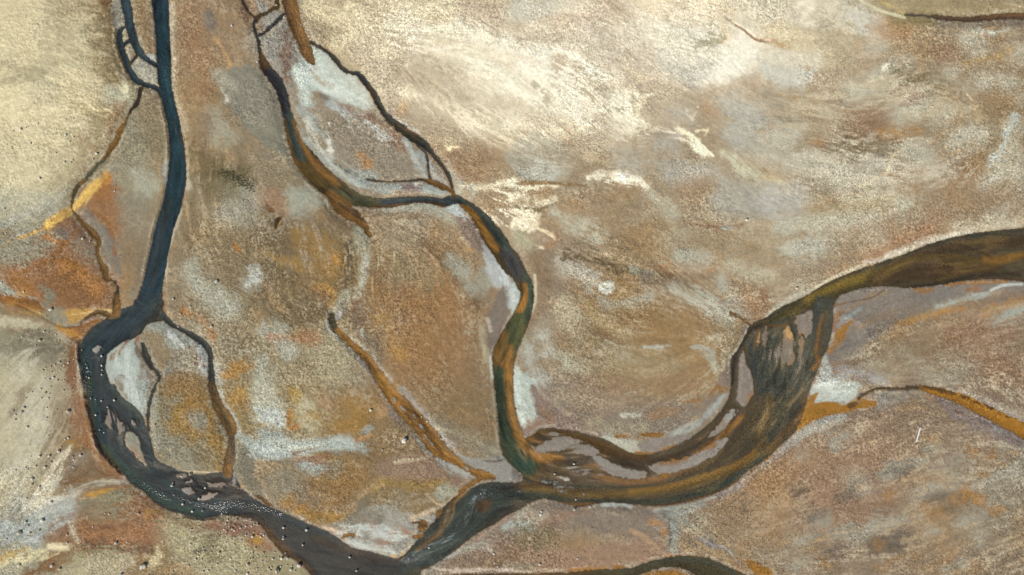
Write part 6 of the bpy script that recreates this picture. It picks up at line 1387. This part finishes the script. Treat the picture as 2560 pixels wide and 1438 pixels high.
ROCKS = {
1:[(280,925,7),(150,967,12),(90,980,9),(190,955,7),(205,950,6),(146,998,6),(10,1075,5),(45,1082,6),(80,1100,6),(82,1112,6),(222,1072,9),(278,1112,7),(416,968,6),(490,1010,10),(545,1025,8),(515,1062,7),(500,1040,6),(720,1150,11),(478,1212,11),(540,1200,7),(527,1216,9),(415,1145,7),(290,1335,10),(578,1318,7),(490,895,6),(545,885,7),(690,1190,6),(1735,190,10),(850,1430,6)],
2:[(30,125,7),(40,175,6),(105,240,8),(70,290,6),(42,310,6),(75,425,8),(340,375,7),(617,350,9),(665,367,7),(110,545,6),(105,535,5),(195,545,6),(200,630,6),(10,680,8),(170,748,8),(38,768,6),(130,785,6),(375,880,15),(293,905,6),(1620,670,15),(1298,802,10),(1425,860,7),(1350,915,7),(1580,1007,10),(1325,1010,7),(325,1045,9),(355,1055,7),(410,1070,6),(490,1060,6),(295,1110,12),(265,1150,6),(435,1115,7),(160,1085,6),(440,1275,12),(505,1280,8),(475,1300,7),(405,1295,7),(375,1310,7),(335,1320,6),(445,1335,7),(380,1350,7),(395,1390,10),(425,1410,8),(365,1405,8),(330,1400,6),(475,1410,7),(545,1255,6),(270,1205,6),(550,1395,7),(750,1230,12),(750,1302,10),(753,1335,8),(752,1370,10),(600,1185,7),(932,1225,6),(630,1290,7),(640,1320,8),(625,1270,6),(640,1350,7),(655,1395,8),(635,1385,7),(605,1310,6),(590,1330,6),(500,1400,6),(545,1315,6)],
3:[(300,40,8),(338,68,10),(378,22,7),(305,110,7),(305,165,6),(345,180,7),(175,180,11),(158,212,10),(508,207,16),(345,255,7),(420,195,7),(198,327,11),(618,275,9),(575,130,6),(440,400,6),(510,408,10),(485,420,7),(438,508,14),(290,548,12),(365,545,13),(378,592,9),(545,547,8),(605,537,11),(335,628,11),(265,622,9),(238,715,13),(238,758,10),(290,776,8),(146,775,6),(195,860,8),(380,890,11),(190,1040,12),(312,1030,15),(205,1068,9),(288,1105,9),(220,1125,11),(143,1120,20),(45,1170,8),(380,1115,7),(500,1135,9),(695,1075,7),(790,975,7),(820,980,7),(1040,975,9),(855,1058,6),(610,1110,6),(872,1197,14),(500,1198,8),(955,1190,7),(925,1125,6),(140,1365,11),(385,1370,14),(443,1392,12),(1075,1372,25),(912,1432,12),(1425,680,15),(1355,700,7),(1285,770,15),(1290,752,10),(1422,785,8),(1535,787,11),(1492,868,16),(1560,855,6),(1365,910,12),(1437,965,12),(1513,960,10),(1660,982,8),(1355,990,7),(1157,308,10),(670,110,10),(705,120,7),(750,130,9),(848,125,11),(798,177,8),(887,198,6),(708,237,10),(738,350,8),(770,370,7),(740,395,6),(1705,1000,7),(1775,1025,8),(1850,1028,7),(1908,1060,8),(1895,1150,12),(1760,1065,7),(1645,1270,12),(1632,1358,10),(1862,1362,14),(1860,1430,12),(1815,1175,7),(1700,1195,7),(1760,1210,7),(1525,1235,7),(1540,1385,7),(1475,1370,6),(1300,1415,7),(960,1350,6),(705,1400,6)],
4:[(148,30,8),(190,60,6),(205,125,7),(235,140,6),(332,180,7),(410,140,9),(82,325,8),(135,400,6),(70,215,6),(5,460,8)],
6:[(860,200,15),(1118,425,30),(948,498,10),(1048,582,9),(718,635,6),(942,366,5),(1242,250,8),(1285,285,10),(222,956,8),(392,1040,8),(200,1088,12),(375,1105,15),(200,1170,14),(200,1155,9),(345,1217,12),(700,1310,12),(752,1412,12),(1298,1240,10),(1847,905,6),(1788,1283,12),(1815,1380,9),(1812,1402,6),(1775,1415,9),(320,1370,18),(158,1405,22),(258,1402,14),(188,1318,13),(215,1280,9),(230,1318,9),(52,1275,8),(135,1270,7),(70,1310,7),(230,1370,7),(105,1405,9),(30,1280,6),(75,1270,6),(120,1350,6)],
8:[(1757,208,17),(1536,213,11),(1700,190,6),(1810,488,6)],
9:[(468,607,10),(322,682,11),(482,876,8),(588,928,9),(470,948,16),(215,982,17),(222,964,11),(492,1318,9),(208,1360,12),(807,1350,8),(1172,160,8),(915,380,6)],
10:[(1237,795,13),(805,897,6),(1890,47,10),(1905,80,6)],
11:[(218,722,15),(105,430,5),(1000,908,5)],
12:[(1777,652,7),(452,972,5),(682,188,5)]}
RK = []
for k, L_ in ROCKS.items():
    for u, v, d in L_:
        (x, y), = tile(k, [(u, v)]); RK.append([x, y, d/3.0])
q = random.Random(5)
dens = [((470,640),(1300,1432),34), ((560,700),(1300,1360),14), ((10,190),(830,1180),18), ((640,745),(1375,1436),10)]
for (xa, xb), (ya, yb), c in dens:                         # the many smaller stones of the stony slopes
    t = 0
    while t < c:
        x, y = q.uniform(xa, xb), q.uniform(ya, yb)
        if ground_z(x, y)[1] < 3 or any(abs(x-r[0])+abs(y-r[1]) < 9 for r in RK): continue
        RK.append([x, y, q.uniform(2.0, 2.9)]); t += 1
RK.sort(key=lambda r: -r[2]); RK = RK[:300]
def zone(x, y, w):
    if w < 0:
        if x < 470: return 'in the dark left river bend', 'stones in the left river bend'
        if x < 720 and y > 1150: return 'among the shallow lower left river bars', 'stones among the lower left bars'
        if x < 1020 and y > 1000: return 'in the dark brown river near the bottom', 'stones in the dark lower river'
        if y < 300: return 'in the dark channels at the top', 'stones by the upper channels'
        if x < 1230 and y < 1200: return 'at the edge of the orange brook', 'stones along the orange brook'
        return 'in the wide olive river at the bottom', 'stones in the wide lower river'
    if x < 300 and y < 470: return 'on the cream flats at upper left', 'stones on the upper left flats'
    if x < 320 and y < 790: return 'on orange ground at the left edge', 'stones on the left orange ground'
    if x < 330 and y < 1010: return 'on the stony slope left of the river bend', 'stones on the slope left of the bend'
    if x < 240 and y < 1260: return 'on the grey slope at lower left', 'stones on the lower left slope'
    if x < 400 and y > 1190: return 'on streaked rust ground in the lower left corner', 'stones in the lower left corner'
    if x < 760 and y > 1285: return 'on the gravel bank below the dark river', 'stones on the bank below the dark river'
    if x < 380 and y > 1000: return 'on the rust slope by the dark bend', 'stones on the rust slope'
    if x < 660 and y < 300: return 'on brown ground between the upper rivers', 'stones between the upper rivers'
    if x < 800 and y < 200: return 'beside the channels at the top edge', 'stones beside the top channels'
    if x < 660: return 'on brown ground right of the blue river', 'stones right of the blue river'
    if x < 1240 and y > 1270: return 'on the shore below the river junction', 'stones on the lower shore'
    if x < 1240 and y > 900: return 'on ochre ground left of the orange brook', 'stones left of the orange brook'
    if x < 1950 and y > 1190: return 'on the pinkish flats below the wide river', 'stones below the wide river'
    if y > 900: return 'on the brown plain at lower right', 'stones on the lower right plain'
    if y > 450: return 'on the tan plain above the wide river', 'stones on the tan plain'
    return 'on the pale crusted plain at upper right', 'stones on the upper right plain'
KD = ['pale', 'tan', 'grey']; buckets = {}
for i, (x, y, d) in enumerate(RK):
    z, w = ground_z(x, y); r = random.Random(i*13+3)
    big = d >= 4.6
    mi = 2 if (r.random() < .18 and x < 420 and y > 950) else (1 if r.random() < .35 else 0)
    if d > 6.5 and x > 800: mi = 0
    src = stone_mesh(500+i, stone_mats[mi], 3) if d >= 5.6 else protos[mi][i % 5]
    nm = 'boulder' if big else 'stone'
    o = bpy.data.objects.new(nm, src); col.objects.link(o)
    sz = d*S*1.5*(1.25 if (x < 760 and w > 0) else 1); o.scale = (sz, sz, sz*r.uniform(.9, 1.1)); o.rotation_euler = (r.uniform(-.2, .2), r.uniform(-.2, .2), r.uniform(0, 6.28))
    o.location = (wx(x), wy(y), max(z, -.03)+sz*.33)
    zn, gp = zone(x, y, w); size = 'large' if d >= 4.6 else ('medium' if d >= 3.2 else 'small')
    o['category'] = nm
    buckets.setdefault((KD[mi], size, nm, zn, gp), []).append((o, x, y, d))
for (kd, size, nm, zn, gp), L_ in buckets.items():
    left = list(L_); used = {}
    if len(L_) == 1: used[L_[0][0].name] = f'{size} {kd} {nm} {zn}'; left = []
    else:
        for word, key in (('leftmost', lambda t: t[1]), ('rightmost', lambda t: -t[1]), ('uppermost', lambda t: t[2]), ('lowest', lambda t: -t[2])):
            if left:
                t = min(left, key=key)
                if t is min(L_, key=key): used[t[0].name] = f'{word} {size} {kd} {nm} {zn}'; left.remove(t)
    if len(left) == 1: used[left[0][0].name] = f'middle {size} {kd} {nm} {zn}'; left = []
    for t in L_:
        o = t[0]
        o['label'] = used.get(o.name, f'{size} {kd} {nm} {zn}')
        o['group'] = gp

# ------------------------------------------------------------------ uncountable pebbles and tufts
def scatter(name, pts, mats, base, label, cat):
    V = []; F = []; MI = []
    bv, bf = base
    for (x, y, s, mi, a) in pts:
        z, w = ground_z(x, y)
        ca, sa = math.cos(a), math.sin(a); o = len(V)
        for p in bv: V.append((wx(x)+(p[0]*ca-p[1]*sa)*s, wy(y)+(p[0]*sa+p[1]*ca)*s, max(z, -.02)+p[2]*s))
        for f in bf: F.append([o+i for i in f]); MI.append(mi)
    me = bpy.data.meshes.new(name); me.from_pydata(V, [], F); me.polygons.foreach_set('material_index', MI)
    for m in mats: me.materials.append(m)
    o = bpy.data.objects.new(name, me); col.objects.link(o); o['kind'] = 'stuff'; o['label'] = label; o['category'] = cat; return o
octa = ([(.5,0,0),(0,.42,0),(-.5,.05,0),(0,-.45,0),(.05,0,.42),(0,.3,.25),(-.3,-.2,.3)], [(0,1,5),(0,5,4),(5,1,2),(5,2,4),(4,2,6),(6,2,3),(4,6,3),(4,3,0)])
q = random.Random(11); pts = []
def fill(x0, y0, x1, y1, c, s0, s1, mis, cl=0):
    k = 0
    while k < c:
        x, y = q.uniform(x0, x1), q.uniform(y0, y1)
        if cl and mnoise.noise(Vector((x/cl, y/cl, 2.0)))+q.uniform(-.25, .25) < .05: k += .35; continue
        if ground_z(x, y)[1] < 2: k += .2; continue
        pts.append((x, y, q.uniform(s0, s1)*S, q.choice(mis), q.uniform(0, 6.3))); k += 1
fill(-60, -60, 2620, 1500, 4200, .7, 1.5, (0, 0, 1), 140)
fill(0, 820, 230, 1230, 900, 1.1, 2.7, (0, 0, 1, 2), 40)
fill(430, 1285, 760, 1438, 1700, 1.0, 2.7, (0, 0, 1, 2), 30)
fill(100, 900, 215, 980, 160, 1, 2.4, (0, 0, 1))
fill(190, 870, 232, 960, 120, 1, 2.2, (0, 0, 1))
fill(0, 1230, 420, 1438, 300, .8, 1.8, (0, 1), 40)
fill(120, 290, 300, 480, 260, .8, 1.8, (0, 1), 40)
fill(0, 480, 300, 820, 260, .8, 1.8, (0, 1), 50)
fill(400, 250, 640, 900, 500, .8, 1.6, (0, 1), 60)
fill(1560, 160, 1800, 260, 100, 1, 2, (0, 0), 0)
fill(2050, 720, 2560, 940, 500, .7, 1.6, (0, 1), 60)
for _ in range(55):                                   # gravel bar standing in the river bend
    x, y = q.gauss(214, 7), q.uniform(885, 985); pts.append((x, y, q.uniform(1.1, 2.3)*S, 0, q.uniform(0, 6)))
scatter('pebbles', pts, stone_mats, octa, 'pale pebbles strewn over the flats and stony slopes', 'pebbles')
tuft = ([(0,0,-.1),(.6,.1,.25),(.45,.3,.3),(-.1,.6,.28),(-.35,.5,.3),(-.6,-.05,.22),(-.5,-.3,.3),(.1,-.6,.3),(.35,-.45,.25),(0,0,.5)], [(0,1,2),(0,3,4),(0,5,6),(0,7,8),(9,2,3),(9,4,5),(9,6,7),(9,8,1)])
moss = simple('dark_moss', (.055, .052, .022), (.10, .085, .04), .95); heath = simple('brown_tuft', (.09, .07, .04), (.17, .125, .075), .95)
pts = []
fill(1700, 1120, 2160, 1438, 2600, .9, 2.2, (1, 1, 0), 60)
fill(1280, 1300, 1760, 1420, 500, .9, 2.0, (1, 0), 50)
fill(1960, 1040, 2560, 1438, 2200, .7, 1.7, (1, 1, 0), 90)
fill(2040, 800, 2560, 960, 900, .8, 1.9, (1, 0), 70)
fill(420, 200, 680, 760, 900, .8, 1.7, (1, 0), 50)
fill(650, 560, 860, 800, 1100, .8, 2.0, (1, 0), 50)
fill(900, 560, 1230, 1120, 1600, .7, 1.5, (1, 1), 80)
fill(640, 1000, 1180, 1300, 1500, .8, 1.8, (1, 0), 50)
for _ in range(230):
    t = q.random(); x = 545+t*85+q.gauss(0, 8); y = 430+t*t*48+q.gauss(0, 5); pts.append((x, y, q.uniform(1.4, 3.2)*S, 0, q.uniform(0, 6)))
for _ in range(120):
    x, y = q.gauss(596, 20), q.gauss(450, 16); pts.append((x, y, q.uniform(1.2, 2.6)*S, 0, q.uniform(0, 6)))
scatter('ground_cover', pts, [moss, heath], tuft, 'tiny dark brown and green tufts dotted over the flats', 'ground cover')

# ------------------------------------------------------------------ the white pole on the lower right flat
bm = bmesh.new(); a = Vector((wx(2300.9), wy(1069.0), 0)); b = Vector((wx(2290.9), wy(1104.5), 0)); seg = 14; rings = 8
za = ground_z(2300.9, 1069)[0]+.15; zb = ground_z(2290.9, 1104.5)[0]+.13; prev = None
dr = (b-a).normalized(); sd_ = Vector((-dr.y, dr.x, 0))
for i in range(rings+1):
    t = i/rings; c = a.lerp(b, t); c.z = za*(1-t)+zb*t+.008*math.sin(t*5); r = .085*(1-.18*t)*(1 if 0 < i < rings else .72)
    ring = [bm.verts.new(c+sd_*(math.cos(2*math.pi*j/seg)*r)+Vector((0, 0, math.sin(2*math.pi*j/seg)*r))) for j in range(seg)]
    if prev:
        for j in range(seg): bm.faces.new((prev[j], prev[(j+1) % seg], ring[(j+1) % seg], ring[j]))
    else: bm.faces.new(ring[::-1])
    prev = ring
bm.faces.new(prev); bmesh.ops.recalc_face_normals(bm, faces=bm.faces)
me = bpy.data.meshes.new('pole'); bm.to_mesh(me); bm.free(); me.materials.append(simple('white_paint', (.74, .74, .74), (.84, .84, .83), .5, 3, .1))
o = bpy.data.objects.new('pole', me); col.objects.link(o); o['category'] = 'pole'
o['label'] = 'thin white pole lying alone on the brown flat right of the wide river curve'
